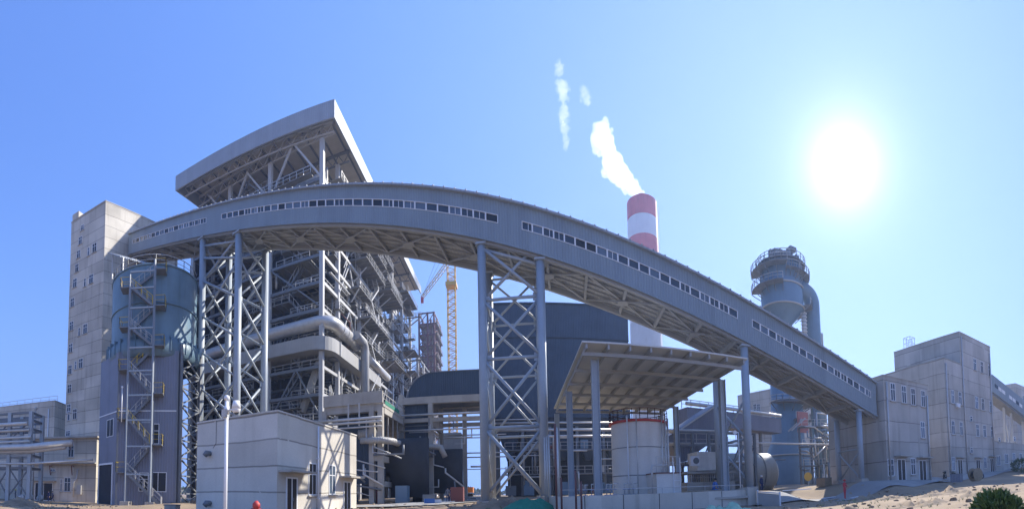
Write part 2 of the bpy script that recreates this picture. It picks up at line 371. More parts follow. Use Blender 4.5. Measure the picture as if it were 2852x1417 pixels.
for a, b, n in strips:
    for i in range(n):
        t0 = a+(b-a)*i/n; t1 = a+(b-a)*(i+1)/n; f = MB(); e = .045
        op = rnd.random() < .13
        for q in ((t0, t1, WB, WB+e), (t0, t1, WT-e, WT), (t0, t0+e+.01, WB+e, WT-e), (t1-e-.01, t1, WB+e, WT-e)): gslab(f, q[0], q[1], -.035, .10, q[2], q[3])
        if not op: m_ = t0+(t1-t0)*rnd.choice((.5,.5,.62)); 
        if not op and rnd.random() < .45: gslab(f, m_-.02, m_+.02, -.01, .08, WB+e, WT-e)
        f.cur = 1; gslab(f, t0+e, t1-e, .04, .06, WB+e, WT-e)
        part('window', f, [M['white'], M['glassB'] if op else rnd.choice((M['glass'], M['glass'], M['glassL']))], gal)
gslab_end = MB(); gslab(gslab_end, T1-.12, T1, .15, GW-.15, .34, FH); part('end_wall', gslab_end, M['gal'], gal)
# ---- gallery towers
def gtower(label, ts, rad, panels, both=True, base=None, tb=None):
    tb = tb or ts
    c = G((ts[0]+ts[-1])/2, GW/2); T = thing('gallery_support_tower', label, 'support tower', (c.x, c.y, gz(c.x, c.y)), GH, 'steel towers carrying the conveyor gallery')
    P = {}
    for s_, tt in ((.45, ts), (GW-.3, tb)):
        for i, t in enumerate(tt):
            p = G(t, s_); P[(s_ > 1, i)] = (t, s_); z0 = gz(p.x, p.y)-.1; mb = MB(); mb.tube((p.x,p.y,z0), (p.x,p.y,gzb(t)-.28), rad, 20); part('column', mb, M['col'], T)
            mb = MB(); mb.rbox(p, GH, -rad*1.6, rad*1.6, -rad*1.6, rad*1.6, z0, z0+.45); part('footing', mb, M['conc2'], T)
            mb = MB(); mb.rbox(p, GH, -rad*1.25, rad*1.25, -rad*1.25, rad*1.25, gzb(t)-.42, gzb(t)-.27); part('cap_plate', mb, M['col'], T)
    return T, P
def lattice(T, a, b, zs, r, off=0, horiz=(), single_=None):
    a, b = Vector(a), Vector(b)
    for i in range(len(zs)-1):
        z0, z1 = zs[i], zs[i+1]
        for p, q, o in (((a.x,a.y,z0),(b.x,b.y,z1),-r*.9), ((a.x,a.y,z1),(b.x,b.y,z0),r*.9)):
            p, q = Vector(p), Vector(q); n = (q-p).cross(Vector((0,0,1))).normalized()*o
            part('brace', MB().tube(p+n, q+n, r, 8), M['col'], T)
    for z in zs[1:-1]:
        for p in (a, b):
            n = (b-a if p is a else a-b); n = Vector((n.x, n.y, 0)).normalized(); c = Vector((p.x, p.y, 0))+n*(r*2.6); part('gusset_plate', MB().rbox(c, math.atan2(n.y, n.x), -.28, .28, -.03, .03, z-.32, z+.32), M['col'], T)
    for z in horiz: part('strut', MB().tube((a.x,a.y,z), (b.x,b.y,z), r*1.05, 8), M['col'], T)
TA, _ = gtower('twin-bay lattice tower under the left end of the conveyor gallery, behind the small plastered hut', (-26.1, -19.5), .42, 0)
zb = gz(*G(-22, 2).xy)
za = [zb+.6+i*4.55 for i in range(7)]
for s_, o in ((.45, 0), (GW-.3, 0)): lattice(TA, G(-26.1, s_), G(-19.5, s_), za+[gzb(-21)-.9], .145)
for t in (-26.1, -19.5): lattice(TA, G(t, .45), G(t, GW-.3), za+[gzb(t)-.9], .14)
part('strut', MB().tube(G(-26.1,.45,gzb(-26.1)-1.2), G(-19.5,.45,gzb(-19.5)-1.2), .13), M['col'], TA)
TB, _ = gtower('broad two-legged lattice tower in the middle, in front of the dark blue building', (7.0, 11.6), .34, 0, tb=(6.7, 11.2))
def zt(px, py, t, s_): return ZP(px, py, G(t, s_))
fz = [zt(1330,1384,7,.4), zt(1330,1193,7,.4), zt(1330,1002,7,.4), zt(1330,838,7,.4), zt(1330,690,7,.4)]
lattice(TB, G(7,.45), G(11.6,.45), fz, .125, horiz=fz[1:4])
part('strut', MB().tube(G(7,.45,gzb(7)-.7), G(11.6,.45,gzb(11.6)-.7), .13), M['col'], TB)
bz = [gz(*G(9,5).xy)+.4]+[zt(1360,y,7,GW-.3) for y in (1219,1053,909,780)]
lattice(TB, G(6.7,GW-.3), G(11.2,GW-.3), bz, .10, horiz=bz[1:])
for tf, tb_ in ((7,6.7),(11.6,11.2)): lattice(TB, G(tf,.45), G(tb_,GW-.3), [bz[0], fz[1], fz[2], fz[3]+.5, gzb(7.5)-3.2], .08)
TC, _ = gtower('trestle of two thick round columns beside the open-sided tank canopy', (28.0,), .34, 0, tb=(27.1,))
zc = gz(*G(27.5,3).xy); lattice(TC, G(28,.45), G(27.1,GW-.3), [zc+.8, zc+4.4, zc+8.0], .11, horiz=(zc+4.4,))
TD, _ = gtower('short cross-braced column pair at the right end of the gallery, against the concrete block', (40.3,), .30, 0, tb=(40.9,))
zd = gz(*G(40.5,3).xy); lattice(TD, G(40.3,.45), G(40.9,GW-.3), [zd+.3, zd+3.4], .08, horiz=(zd+3.4,))
# ================================================================ windows / doors on facades
def window(T, pl, u, z, wd, ht, kind=0, sill=True, out=.03, glass=None):
    c = pl.pt(u, z); f = MB(); h = pl.h; e = .07
    def b(u0, u1, v0, v1, z0, z1): f.rbox(c, h, u0, u1, v0, v1, z+z0, z+z1)
    W, H = wd/2, ht/2
    b(-W, W, -out, .02, H-e, H); b(-W, W, -out, .02, -H, -H+e); b(-W, -W+e, -out, .02, -H+e, H-e); b(W-e, W, -out, .02, -H+e, H-e)
    if kind in (0, 2): b(-.03, .03, -out+.005, .02, -H+e, H-e)
    if kind in (0, 1): b(-W+e, W-e, -out+.01, .02, H*.3-.03, H*.3+.03)
    if kind == 3:
        for q in (-.5, 0, .5): b(q*W-.02, q*W+.02, -out+.005, .02, -H+e, H-e)
    f.cur = 1; b(-W+e, W-e, -out+.018, -.001, -H+e, H-e)
    part('window', f, [M['white'], glass or rnd.choice((M['glass'], M['glass'], M['glassL'], M['glassB']))], T)
    if sill: part('window_sill', MB().rbox(c, h, -W-.08, W+.08, -.14, .0, z-H-.09, z-H), M['conc2'], T)
def door(T, pl, u, z0, wd, ht, awn=True, aw=None):
    c = pl.pt(u, 0); f = MB(); h = pl.h; W = wd/2; e = .09
    for q in ((-W, -W+e, z0, z0+ht), (W-e, W, z0, z0+ht), (-W+e, W-e, z0+ht-e, z0+ht), (-.04, .04, z0+.05, z0+ht-e), (-W+e, W-e, z0, z0+.1)): f.rbox(c, h, q[0], q[1], -.05, .02, q[2], q[3])
    f.cur = 1; f.rbox(c, h, -W+e, W-e, -.025, -.001, z0+.1, z0+ht-e)
    d = part('door', f, [M['white'], M['glassB']], T)
    part('door_handle', MB().rbox(c, h, .07, .11, -.10, -.05, z0+ht*.42, z0+ht*.50), M['steelD'], d)
    if awn: a = aw or wd*.5+.35; part('door_canopy', MB().rbox(c, h, -a, a, -.9, .02, z0+ht+.22, z0+ht+.34), M['conc2'], T)
def downpipe(T, pl, u, z0, z1, r=.07, m='white'):
    p = pl.pt(u, 0, .12); mb = MB().sweep([(p.x,p.y,z1), (p.x,p.y,z0)], r, 10)
    for i in range(int((z1-z0)/2.5)): mb.rbox(p, pl.h, -r*1.4, r*1.4, -r*1.3, .12, z0+1+i*2.5, z0+1.07+i*2.5)
    part('downpipe', mb, M[m], T)
def parapet(T, pts, z, m, wd=.25, ht=.5):
    mb = MB()
    n = len(pts)
    for i in range(n): a, b = Vector(pts[i][:2]), Vector(pts[(i+1)%n][:2]); 
    # one coping course all round, butt-ended
    cen = sum((Vector(p[:2]) for p in pts), Vector((0,0)))/n
    outer = [Vector(p[:2])+(Vector(p[:2])-cen).normalized()*.10 for p in pts]; inner = [Vector(p[:2])-(Vector(p[:2])-cen).normalized()*wd*1.4 for p in pts]
    bi = mb.add([(p.x,p.y,z) for p in outer]+[(p.x,p.y,z+.14) for p in outer]+[(p.x,p.y,z+.14) for p in inner]+[(p.x,p.y,z) for p in inner])
    for i in range(n):
        j = (i+1) % n
        for k in range(4): a = bi+k*n; b = bi+((k+1)%4)*n; mb.face((a+i, a+j, b+j, b+i))
    part('coping', mb, m, T)
def rect(c, hd, w_, d_):   # plan rectangle from near corner c: w_ along heading, d_ to its left
    c = Vector(c[:2]); a = Vector((math.cos(hd), math.sin(hd))); b = Vector((-a.y, a.x)); return [c, c+a*w_, c+a*w_+b*d_, c+b*d_]
# ================================================================ tall concrete stair tower (left)
tz = ZP(313, 560, WP(300, 800, D=65.2))
tcor = WP(287, 830, D=65.2).xy; tleft = WP(192, 850, D=71.0).xy; tri = tcor+Vector((.9, 9.3))*1.6
tlb = tleft+(tri-tcor)
tw = thing('stair_tower', 'tall bare concrete tower with small windows at the left end of the conveyor gallery', 'tower', (tcor.x, tcor.y, gz(*tcor)), math.atan2((tcor-tleft).y, (tcor-tleft).x))
zt_ = ZP(313, 560, tcor)
part('wall', MB().prism([tleft, tcor, tri, tlb], gz(*tcor)-.5, zt_), M['conc'], tw)
part('roof', MB().prism([p for p in rect(tleft+Vector((1.2,1.0)), tw.rotation_euler.z, (tcor-tleft).length-2.2, 10)], zt_+.001, zt_+.2), M['asph'], tw)
parapet(tw, [tleft, tcor, tri, tlb], zt_-.06, M['conc2'])
tp = Plane(tleft, tcor)
pz = ZP(238, 600, tp.hit(238,600))
mb = MB().rbox(tleft, tp.h, -.0, 1.6, .2, 3.2, zt_, zt_+1.5); part('stair_head', mb, M['conc'], tw)
def zi(x, y): return x/1.3955, 500+y/1.3955
for x, y, ww, hh in [(320,187,.8,1.0),(312,237,.9,1.4),(305,290,.9,1.4),(299,344,.9,1.5),(291,402,1,1.6),(281,478,1,1.6),(267,573,1,1.6),(254,662,1,1.6),(243,747,1,1.6),(233,822,1,1.6),(225,898,1,1.6),(212,993,1.1,1.0),
        (344,280,.5,1.5),(367,265,1,1.6),(330,400,.5,1.5),(354,386,1,1.6),(308,592,.5,1.5),(331,580,1,1.7),(294,722,.5,1.5),(314,714,1,1.7),(267,918,.6,1.7),(291,911,1,1.8)]:
    u, z = tp.uz(*zi(x, y)); u = max(.8, min(u, tp.L-.8)); window(tw, tp, u, z, ww, hh, 0 if ww > .7 else 1)
# porch below the tower: lower storeys
ll = WP(-60, 1200, D=84.0).xy; lr = WP(150, 1200, D=72.5).xy
lb = thing('low_concrete_building', 'low concrete building running left from the foot of the tall tower, behind the pipe rack', 'building', (lr.x, lr.y, gz(*lr)), math.atan2((lr-ll).y, (lr-ll).x))
zl = ZP(60, 1130, (ll+lr)/2); lp = Plane(ll, lr)
bk = Vector((-lp.d.y, lp.d.x))*9
part('wall', MB().prism([ll, lr, lr+bk, ll+bk], gz(*lr)-1, zl), M['conc'], lb); parapet(lb, [ll, lr, lr+bk, ll+bk], zl-.05, M['conc2'])
downpipe(lb, lp, lp.L-1.2, 6, zl-1.4, .12)
mb = MB(); rail(mb, [(*(ll+bk*.1),zl), (*(lr+bk*.1),zl)], 1.1, 1.8, .03); part('roof_railing', mb, M['steel'], lb)
pl_ = WP(95, 1300, D=66.5).xy; pr_ = WP(268, 1300, D=62.2).xy
pd = thing('concrete_annex', 'two-storey concrete annex with ledges and a glazed entrance at the foot of the tall tower', 'building', (pr_.x, pr_.y, gz(*pr_)), math.atan2((pr_-pl_).y, (pr_-pl_).x))
pp = Plane(pl_, pr_); zp1 = ZP(200, 1222, (pl_+pr_)/2); zp0 = gz(*pr_); bk = Vector((-pp.d.y, pp.d.x))*5
part('wall', MB().prism([pl_, pr_, pr_+bk, pl_+bk], zp0-1, zp1), M['conc'], pd)
part('roof_ledge', MB().rbox(pl_, pp.h, -.3, pp.L+.3, -.7, 5, zp1, zp1+.25), M['conc2'], pd)
zm = ZP(180, 1292, (pl_+pr_)/2); part('ledge', MB().rbox(pl_, pp.h, -.3, pp.L+.1, -1.0, -.002, zm, zm+.2), M['conc2'], pd)
for x, y in ((200,1225),(145,1296),(205,1296)):
    u, z = pp.uz(x, y); p = pp.pt(u, z-.1, .9); q = pp.pt(u-.2, z-1.5, .02); part('bracket', MB().beam(p, q, .12).beam(pp.pt(u, z-.1, .02), p, .12), M['rust'], pd)
for x, y, ww, hh in ((276,1054,1.0,2.0),(262,1185,1.1,2.2),(238,1187,.4,2.0),(205,1128,.9,.5)):
    u, z = pp.uz(*zi(x, y)); window(pd, pp, u, z, ww, hh, 0)
u, z = pp.uz(*zi(170, 1200)); door(pd, pp, u, zp0, 3.2, 2.9, True, 2.2)
p = pp.uz(*zi(290,1150))[0]; part('vent_pipe', MB().sweep([pp.pt(p, 1, .3), pp.pt(p, 3.2, .3), pp.pt(p+.5, 3.8, .3), pp.pt(p+.6, 5.2, .3)], .11, 10), M['pipe'], pd)
part('wall_cabinet', MB().rbox(pp.pt(p+.9,0), pp.h, -.35, .35, -.35, -.01, zp0+1.2, zp0+2.6), M['steel'], pd)
# ================================================================ silo on its clad base
sc = WP(430, 900, D=50.5).xy; sR = 5.35; sh = math.radians(44)
zst, zsb, zsf = ZP(430, 778, sc), ZP(430, 935, sc-sc.normalized()*sR), ZP(430, 962, sc-sc.normalized()*sR)
zst = ZP(430, 770, sc-sc.normalized()*sR*.5)
si = thing('storage_silo', 'blue-grey steel silo with railed top on a violet-grey clad base beside the tower', 'silo', (sc.x, sc.y, gz(*sc)), sh)
part('shell', MB().lathe(sc, [(sR,zsb),(sR,zst)], 64), M['silo'], si)
part('roof', MB().lathe(sc, [(sR,zst),(.01,zst+.5)], 64), M['silo'], si)
for k in (0, .47, 1.0): z = zsb+(zst-zsb)*k; part('hoop', MB().ring(sc, sR, z-.07, .12, .14, 64), M['silo'], si)
mb = MB().lathe(sc, [(sR+.1,zsb),(sR+.5,zsb-.6),(sR+.5,zsf-.9),(sR+.1,zsf-1.2)], 64)
for i in range(36):
    a = 2*math.pi*i/36; q = Vector((math.cos(a), math.sin(a))); p = sc+q*(sR+.3); mb.rbox(sc+q*(sR+.1), a, 0, .5, -.04, .04, zsf-.6, zsb-.02)
part('skirt', mb, M['silo'], si)
mb = MB()
pts = [(*(sc+Vector((math.cos(2*math.pi*i/28), math.sin(2*math.pi*i/28)))*(sR-.1)), zst+.02) for i in range(29)]
rail(mb, pts, 1.2, 1.2, .035); part('railing', mb, M['steel'], si)
def sp_(x, y): d = Vector((math.cos(sh), math.sin(sh))); n = Vector((-d.y, d.x)); return sc+d*x+n*y
zc0, zc1 = gz(*sc)-.6, zsf-.5
cladpoly = [sp_(-3.35,-5.0), sp_(3.4,-5.0), sp_(3.6,-3), sp_(3.6,4.5), sp_(-6.1,4.5), sp_(-6.4,-1.4)]
part('base_cladding', MB().prism(cladpoly, zc0, zc1), M['clad'], si)
A_, B_ = sp_(3.7,-4.7), sp_(5.9,-.5)
mb = MB()
for p in (A_, B_): mb.beam(setz(p,zc0), setz(p,zc1+.8), .35)
nn = 9
for i in range(nn):
    z0 = zc0+(zc1-zc0)*i/nn; z1 = zc0+(zc1-zc0)*(i+1)/nn; mb.beam(setz(A_,z0), setz(B_,z1), .16).beam(setz(B_,z0), setz(A_,z1), .16).beam(setz(A_,z1), setz(B_,z1), .16)
part('base_lattice', mb, M['steelD'], si)
fp = Plane(sp_(-3.35,-5.0), sp_(3.4,-5.0)); lp2 = Plane(sp_(-6.4,-1.4), sp_(-3.35,-5.0))
zln = ZP(430, 1146, sp_(0,-5)); 
for q in (fp, lp2): part('flashing', MB().rbox(q.a, q.h, -.0, q.L, -.06, -.002, zln, zln+.12), M['white'], si)
zbase = gz(*sp_(0,-5))
for q, (x, y), ww, hh, kd in ((lp2,(428,965),1.7,2.1,2),(fp,(603,988),.9,2.3,1),(fp,(558,1175),1.1,2.1,1),(fp,(614,1175),1.9,2.2,2)):
    u, z = q.uz(*zi(x, y)); u = max(ww/2, min(q.L-ww/2, u)); window(si, q, u, z, ww, hh, kd, sill=False, glass=M['glassB'])
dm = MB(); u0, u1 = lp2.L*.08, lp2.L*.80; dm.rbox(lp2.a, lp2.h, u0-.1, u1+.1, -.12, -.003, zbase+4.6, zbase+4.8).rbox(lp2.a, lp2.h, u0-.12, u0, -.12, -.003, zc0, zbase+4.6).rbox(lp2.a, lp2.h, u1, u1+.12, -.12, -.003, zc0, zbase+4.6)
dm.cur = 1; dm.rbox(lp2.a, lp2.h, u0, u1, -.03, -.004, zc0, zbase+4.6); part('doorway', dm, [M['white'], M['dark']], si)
for a_, b_ in ((-3.35,-5.0),(3.4,-5.0)):
    p = sp_(a_, b_); part('corner_trim', MB().rbox(p, sh, -.08, .08, -.08, .08, zc0, zc1+.01), M['steelD'], si)
# small roof over the conveyor head, on top of the silo
hp = WP(395, 700, D=50).xy; hz = ZP(390, 705, hp)
hr = thing('silo_head_roof', 'small pitched sheet roof on thin posts above the silo, just under the gallery', 'roof', (hp.x, hp.y, zst+.3), sh)
mb = MB(); P4 = [WP(300,702,D=48.5), WP(335,712,D=48.0), WP(470,752,D=50.0), WP(435,738,D=52.5)]
mb.hexa([up(p,-.15) for p in P4]+P4); part('roof_sheet', mb, M['fasc'], hr)
for p in (P4[1].lerp(P4[2],.06), P4[1].lerp(P4[2],.95), P4[0].lerp(P4[3],.1), P4[0].lerp(P4[3],.9)):
    part('post', MB().beam((p.x,p.y,zst+.1), up(p,-.1), .14), M['steel'], hr)
# ================================================================ zigzag stair
za_, zb_ = WP(355, 1100, D=44.5).xy, WP(424, 1100, D=44.0).xy
fd = (zb_-za_).normalized(); bd = Vector((-fd.y, fd.x)); sth = math.atan2(fd.y, fd.x)
zz = thing('zigzag_stair', 'free-standing zigzag steel stair with yellow handrails in front of the silo', 'stair', (za_.x, za_.y, gz(*za_)), sth)
gzs = gz(*za_)
ztop = ZP(436, 722, zb_); ztl = ZP(373, 765, za_)
for p, zt2 in ((za_, ztl), (zb_, ztop), (za_+bd*1.5, ztl), (zb_+bd*1.5, ztop)):
    part('column', MB().beam(setz(p, gzs-.1), setz(p, zt2), .2), M['stairsteel'], zz); part('footing', MB().rbox(p, sth, -.5, .5, -.4, .4, gzs-.3, gzs+.45), M['conc2'], zz)
lv = [gzs]+[ZP(x/1.3955, 500+y/1.3955, q) for x, y, q in ((455,1135,za_),(600,1028,zb_),(468,925,za_),(605,828,zb_),(485,735,za_),(610,642,zb_),(497,570,za_),(615,487,zb_),(508,415,za_),(620,345,zb_))]
side = 1
for i in range(1, len(lv)):
    left = i % 2 == 1; c = za_ if left else zb_; o = zb_ if left else za_; sg = -1 if left else 1
    z = lv[i]
    mb = MB().rbox(c, sth, min(0, sg*1.15), max(0, sg*1.15), -.05, 1.55, z-.12, z); pf = part('landing', mb, M['steelD'], zz)
    e = c+fd*sg*1.15
    part('landing_railing', rail(MB(), [(*c, z), (*e, z), (*(e+bd*1.5), z), (*(c+bd*1.5), z)], 1.1, .9, .022), M['yel'], pf)
    p = setz(o+fd*sg*.2, lv[i-1]) if i > 1 else setz(o-fd*sg*1.2, gzs); q = setz(c, z)
    off = bd*(.35 if i % 2 else 1.1); mb = MB(); stair(mb, p+off.to_3d(), q+off.to_3d(), .7, bd.to_3d()); fl = part('flight', mb, M['steelD'], zz)
    for k in (-.36, .36):
        a, b = p+(off+bd*k).to_3d(), q+(off+bd*k).to_3d(); mb = MB()
        for j in range(5): c2_ = a.lerp(b, j/4); mb.beam(c2_, up(c2_,1.05), .06)
        mb.beam(up(a,1.05), up(b,1.05), .045).beam(up(a,.55), up(b,.55), .03); part('handrail', mb, M['yel'] if (k < 0 and i % 3 == 0) else M['steel'], fl)
    part('tie_beam', MB().beam(setz(za_, z-.25), setz(zb_, z-.25), .16).beam(setz(za_+bd*1.5, z-.25), setz(zb_+bd*1.5, z-.25), .16), M['col'], zz)
# ================================================================ boiler house (open steel frame under a great roof)
BX = [-57.0, -47.4, -38.4, -28.4]; BY = [56.0, 62.0, 72.0, 83.0, 94.0, 103.0, 112.0]
bz0 = 1.0
BH = thing('boiler_house', 'huge open steel boiler frame full of ducts and walkways under a broad roof', 'boiler house', (-42, 84, bz0))
RT = 62.6; RS = 58.6
def fyr(x, o=0): return 54.2+(x+25.6)*.122+o     # front eave line, a few degrees off the column grid
def rprism(mb, x0, x1, o, y1, z0, z1): return mb.prism([(x0,fyr(x0,o)),(x1,fyr(x1,o)),(x1,y1),(x0,y1)], z0, z1)
part('roof', rprism(MB(), -56.0, -25.6, .3, 113.4, RT-.5, RT-.1), M['asph'], BH)
part('roof_soffit', rprism(MB(), -55.8, -26.0, .6, 113, RT-.9, RT-.501), M['rsof'], BH)
part('fascia', MB().prism([(-56.3,fyr(-56.3,-.25)),(-25.3,fyr(-25.3,-.25)),(-25.3,fyr(-25.3)),(-56.3,fyr(-56.3))], RT-2.9, RT), M['fasc'], BH)
part('fascia', MB().hexa([(-25.55,54.25,RT-2.9),(-25.3,54.25,RT-2.9),(-25.3,113.4,RT-2.0),(-25.55,113.4,RT-2.0),(-25.55,54.25,RT),(-25.3,54.25,RT),(-25.3,113.4,RT),(-25.55,113.4,RT)]), M['fasc'], BH)
part('fascia', MB().box(-56.3,-56.05,50.5,113.4,RT-2.9,RT), M['fasc'], BH)
for i in range(12):
    x = -55.0+i*2.55; part('roof_purlin', MB().box(x-.10,x+.10,fyr(x,.8),112.8,RT-1.2,RT-.902), M['steelD'], BH)
for k, y in enumerate([None]+BY[:-1]):
    mb = MB(); x0, x1 = -55.6, -26.2
    ya, yb = (fyr(x0,1.6), fyr(x1,1.6)) if y is None else (y, y)
    P = lambda t, z: Vector((x0+(x1-x0)*t, ya+(yb-ya)*t, z))
    mb.beam(P(0,RT-1.5), P(1,RT-1.5), .35, .35); mb.beam(P(0,RT-3.4), P(1,RT-3.4), .2, .2)
    for i in range(14): mb.beam(P(i/14,RT-1.7), P((i+.5)/14,RT-3.35), .11).beam(P((i+.5)/14,RT-3.35), P((i+1)/14,RT-1.7), .11)
    part('roof_truss', mb, M['steel'] if k < 2 else M['steelD'], BH)
for x in BX[1:]:
    for sg in (-1, 1): part('knee_brace', MB().beam((x,56,52.5),(x+sg*4.6,55.2,59.2),.3), M['steel'], BH) if x+sg*4.6 < -25.6 else None
# dense steelwork behind the eaves and at every storey
R = random.Random(21)
for i in range(70):
    x = R.uniform(-55,-29); y = R.uniform(57,70); z = R.uniform(44,58.5); w_ = R.choice((.12,.18,.25)); k = R.random()
    d = Vector((R.uniform(2,7),0,0)) if k < .4 else Vector((0,0,R.uniform(-6,-2))) if k < .65 else Vector((R.uniform(-4,4),0,R.uniform(-5,-2)))
    q = Vector((min(x+d.x,-28.6), y, z+d.z)); part('secondary_member', MB().beam((x,y,z), q, w_), M['steel'] if R.random() < .6 else M['steelD'], BH)
for x in BX:
    for y in BY:
        if x in (-47.4, -38.4) and 56 < y < 112: continue
        part('column', MB().box(x-.34,x+.34,y-.30,y+.30,bz0,RT-3.4), M['steel'], BH)
LV = [9.5, 13.6, 17.8, 22.2, 26.8, 31.4, 35.8, 40.2, 44.6, 48.8, 52.8]
for z in LV:      # perimeter beams of each storey
    for x0, x1 in zip(BX, BX[1:]): part('floor_beam', MB().box(x0+.35,x1-.35,55.80,56.20,z-.5,z), M['steelD'], BH)
    for y0, y1 in zip(BY, BY[1:]): part('floor_beam', MB().box(-28.6,-28.2,y0+.31,y1-.31,z-.5,z), M['steel'], BH) if rnd.random() < .85 else None
# furnace and back pass: bulk in the middle, its colour darkened for the shade inside
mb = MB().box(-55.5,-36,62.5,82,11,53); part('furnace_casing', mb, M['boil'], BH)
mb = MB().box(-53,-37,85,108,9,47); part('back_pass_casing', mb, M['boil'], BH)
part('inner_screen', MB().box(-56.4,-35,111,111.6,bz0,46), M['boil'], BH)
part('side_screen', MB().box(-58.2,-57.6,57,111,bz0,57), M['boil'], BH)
# buckstays on the casing
for i in range(14):
    z = 12+i*2.9; part('buckstay', MB().box(-55.8,-35.7,62.0,62.499,z,z+.45).box(-35.999,-35.5,62.5,82,z,z+.45), M['steelD'], BH)
mg = M['grate'] = mat('grating', (.24,.235,.22), .6, ribs=.25, var=.3)
def platform(x0, x1, y0, y1, z, rails, m='grate'):
    mb = MB().box(x0,x1,y0,y1,z-.14,z)
    for i in range(int((x1-x0)/1.5)+1 if x1-x0 > y1-y0 else int((y1-y0)/1.5)+1):
        if x1-x0 > y1-y0: mb.box(x0+i*1.5, x0+i*1.5+.1, y0, y1, z-.36, z-.141)
        else: mb.box(x0, x1, y0+i*1.5, y0+i*1.5+.1, z-.36, z-.141)
    p = part('platform', mb, M[m], BH)
    for r_ in rails: part('railing', rail(MB(), [(a,b,z) for a,b in r_], 1.15, 1.5, .04), M['steel'], p)
R = random.Random(22)
for k, z in enumerate(LV):
    # front walkways seen edge-on from below
    x = -57
    while x < -30:
        L = R.uniform(5, 11); x1 = min(x+L, -29)
        if R.random() < .82: y0 = 56.3; y1 = R.choice((59.5, 61, 61.8)); platform(x, x1, y0, y1, z+R.choice((0,.0,-1.8)), [[(x,y0),(x1,y0)]])
        x = x1+R.uniform(0, 2)
    # right side walkways, some standing out beyond the columns into the sun
    y = 57
    while y < 111:
        L = R.uniform(6, 13); y1 = min(y+L, 111.5)
        if R.random() < .85:
            o = R.choice((-27.9, -26.6, -24.8, -25.6)) if z > 26 and y > 62 else -28.7; xi = -34.5 if R.random() < .5 else -32
            platform(xi, o, y, y1, z+R.choice((0,0,1.6)), [[(xi,y),(o,y),(o,y1),(xi,y1)]])
            if o > -28: 
                for yy in (y+.5, y1-.5): part('strut', MB().beam((o-.2,yy,z-.3),(-28.4,yy,z-2.6),.16), M['steel'], BH)
        y = y1+R.uniform(.5, 3)
# big diagonals in the frame
for k in range(0, len(LV)-2, 2):
    for y0, y1 in zip(BY[1:], BY[2:]):
        if R.random() < .75: part('diagonal', MB().beam((-28.4,y0,LV[k]),(-28.4,(y0+y1)/2,LV[k+2]-.6),.22).beam((-28.4,y1,LV[k]),(-28.4,(y0+y1)/2,LV[k+2]-.6),.22), M['steel'], BH)
for (x0, z0, x1, z1) in [(-57,52.8,-50,59),(-47.4,52.8,-52.5,59),(-38.4,52.8,-44.2,58.8),(-47.4,53,-42.5,58.8),(-28.4,40.2,-38.4,48.8),(-28.4,31.4,-38.4,40.2),(-28.4,13.6,-33,22),(-38.4,13.6,-33,22),(-47.4,31,-38.4,40)]:
    part('diagonal', MB().beam((x0,56,z0),(x1,56,z1),.24), M['steelD'], BH)
part('main_girder', MB().beam((-57,56.0,49.9),(-28.9,56.0,49.9),.3,.7), M['steel'], BH)
part('crane_beam', MB().beam((-52,58,51.5),(-29,58,54.5),.4,.5), M['steelD'], BH)
# stair flights inside the front bay
for i, z in enumerate(LV[:-1]):
    for xa, xb in (((-44.5,-41) if i % 2 else (-41,-44.5)), ((-32.5,-36) if i % 2 else (-36,-32.5))):
        mb = MB(); stair(mb, (xa,57.6,z), (xb,57.6,LV[i+1]), .9, (0,1,0)); f = part('stair_flight', mb, M['steelD'], BH)
        mb = MB()
        for j in range(5): q = Vector((xa,57.1,z)).lerp(Vector((xb,57.1,LV[i+1])), j/4); mb.beam(q, up(q,1.1), .06)
        mb.beam((xa,57.1,z+1.1),(xb,57.1,LV[i+1]+1.1),.07); part('handrail', mb, M['steel'], f)
for i, z in enumerate(LV[2:-1]):
    ya, yb = (74, 78.5) if i % 2 else (78.5, 74); mb = MB(); stair(mb, (-27,ya,z), (-27,yb,LV[i+3]), .9, (1,0,0)); part('stair_flight', mb, M['steel'], BH)
# ducts
def at_y(px, py, y): r = ray(px, py); k = y/r.y; return Vector((r.x*k, y, EYE+r.z*k))
def at_x(px, py, x): r = ray(px, py); k = x/r.x; return Vector((x, r.y*k, EYE+r.z*k))
d1 = at_y(880, 945, 55.2); zt1 = at_y(935, 927, 55.2).z; zb1 = at_y(935, 962, 55.2).z-.2
def rduct(x0, x1, y0, y1, z0, z1, r, m, name):
    poly = [(x0,y0)]+[(x1-r+r*math.sin(a*math.pi/16), y0+r-r*math.cos(a*math.pi/16)) for a in range(0,9)]+[(x1,y1),(x1-4.2,y1),(x1-4.2,y0+5.0),(x0,y0+5.0)]
    part(name, MB().prism(poly, z0, z1), M[m], BH)
rduct(-57, -26.6, 54.6, 80.0, zb1, zt1, 3.2, 'duct', 'air_duct')
part('duct_flange', MB().box(-26.55,-26.45,59,59.2,zb1-.1,zt1+.1), M['steel'], BH)
zd2 = at_y(900, 888, 55.6).z
def arc(c, r, a0, a1, ax1, ax2, n=7): return [Vector(c)+Vector(ax1)*math.cos(a0+(a1-a0)*i/n)*r+Vector(ax2)*math.sin(a0+(a1-a0)*i/n)*r for i in range(n+1)]
pts = [(-56.6,55.6,zd2-1.2),(-40,56.0,zd2-.5),(-31.5,56.35,zd2-.1)]+arc((-29.2,58.4,zd2), 2.0, -math.pi/2, 0, (1,0,0), (0,1,0))+[(-27.2,67.5,zd2-.1)]
part('insulated_pipe', MB().sweep(pts, 1.05, 24), M['pipe'], BH)
for y in (60, 62, 64, 66): part('pipe_band', MB().sweep([(-27.2,y,zd2),(-27.2,y+.3,zd2)], 1.1, 20), M['steel'], BH)
q = at_x(1016, 960, -26.0); z2 = at_x(1016, 945, -26).z
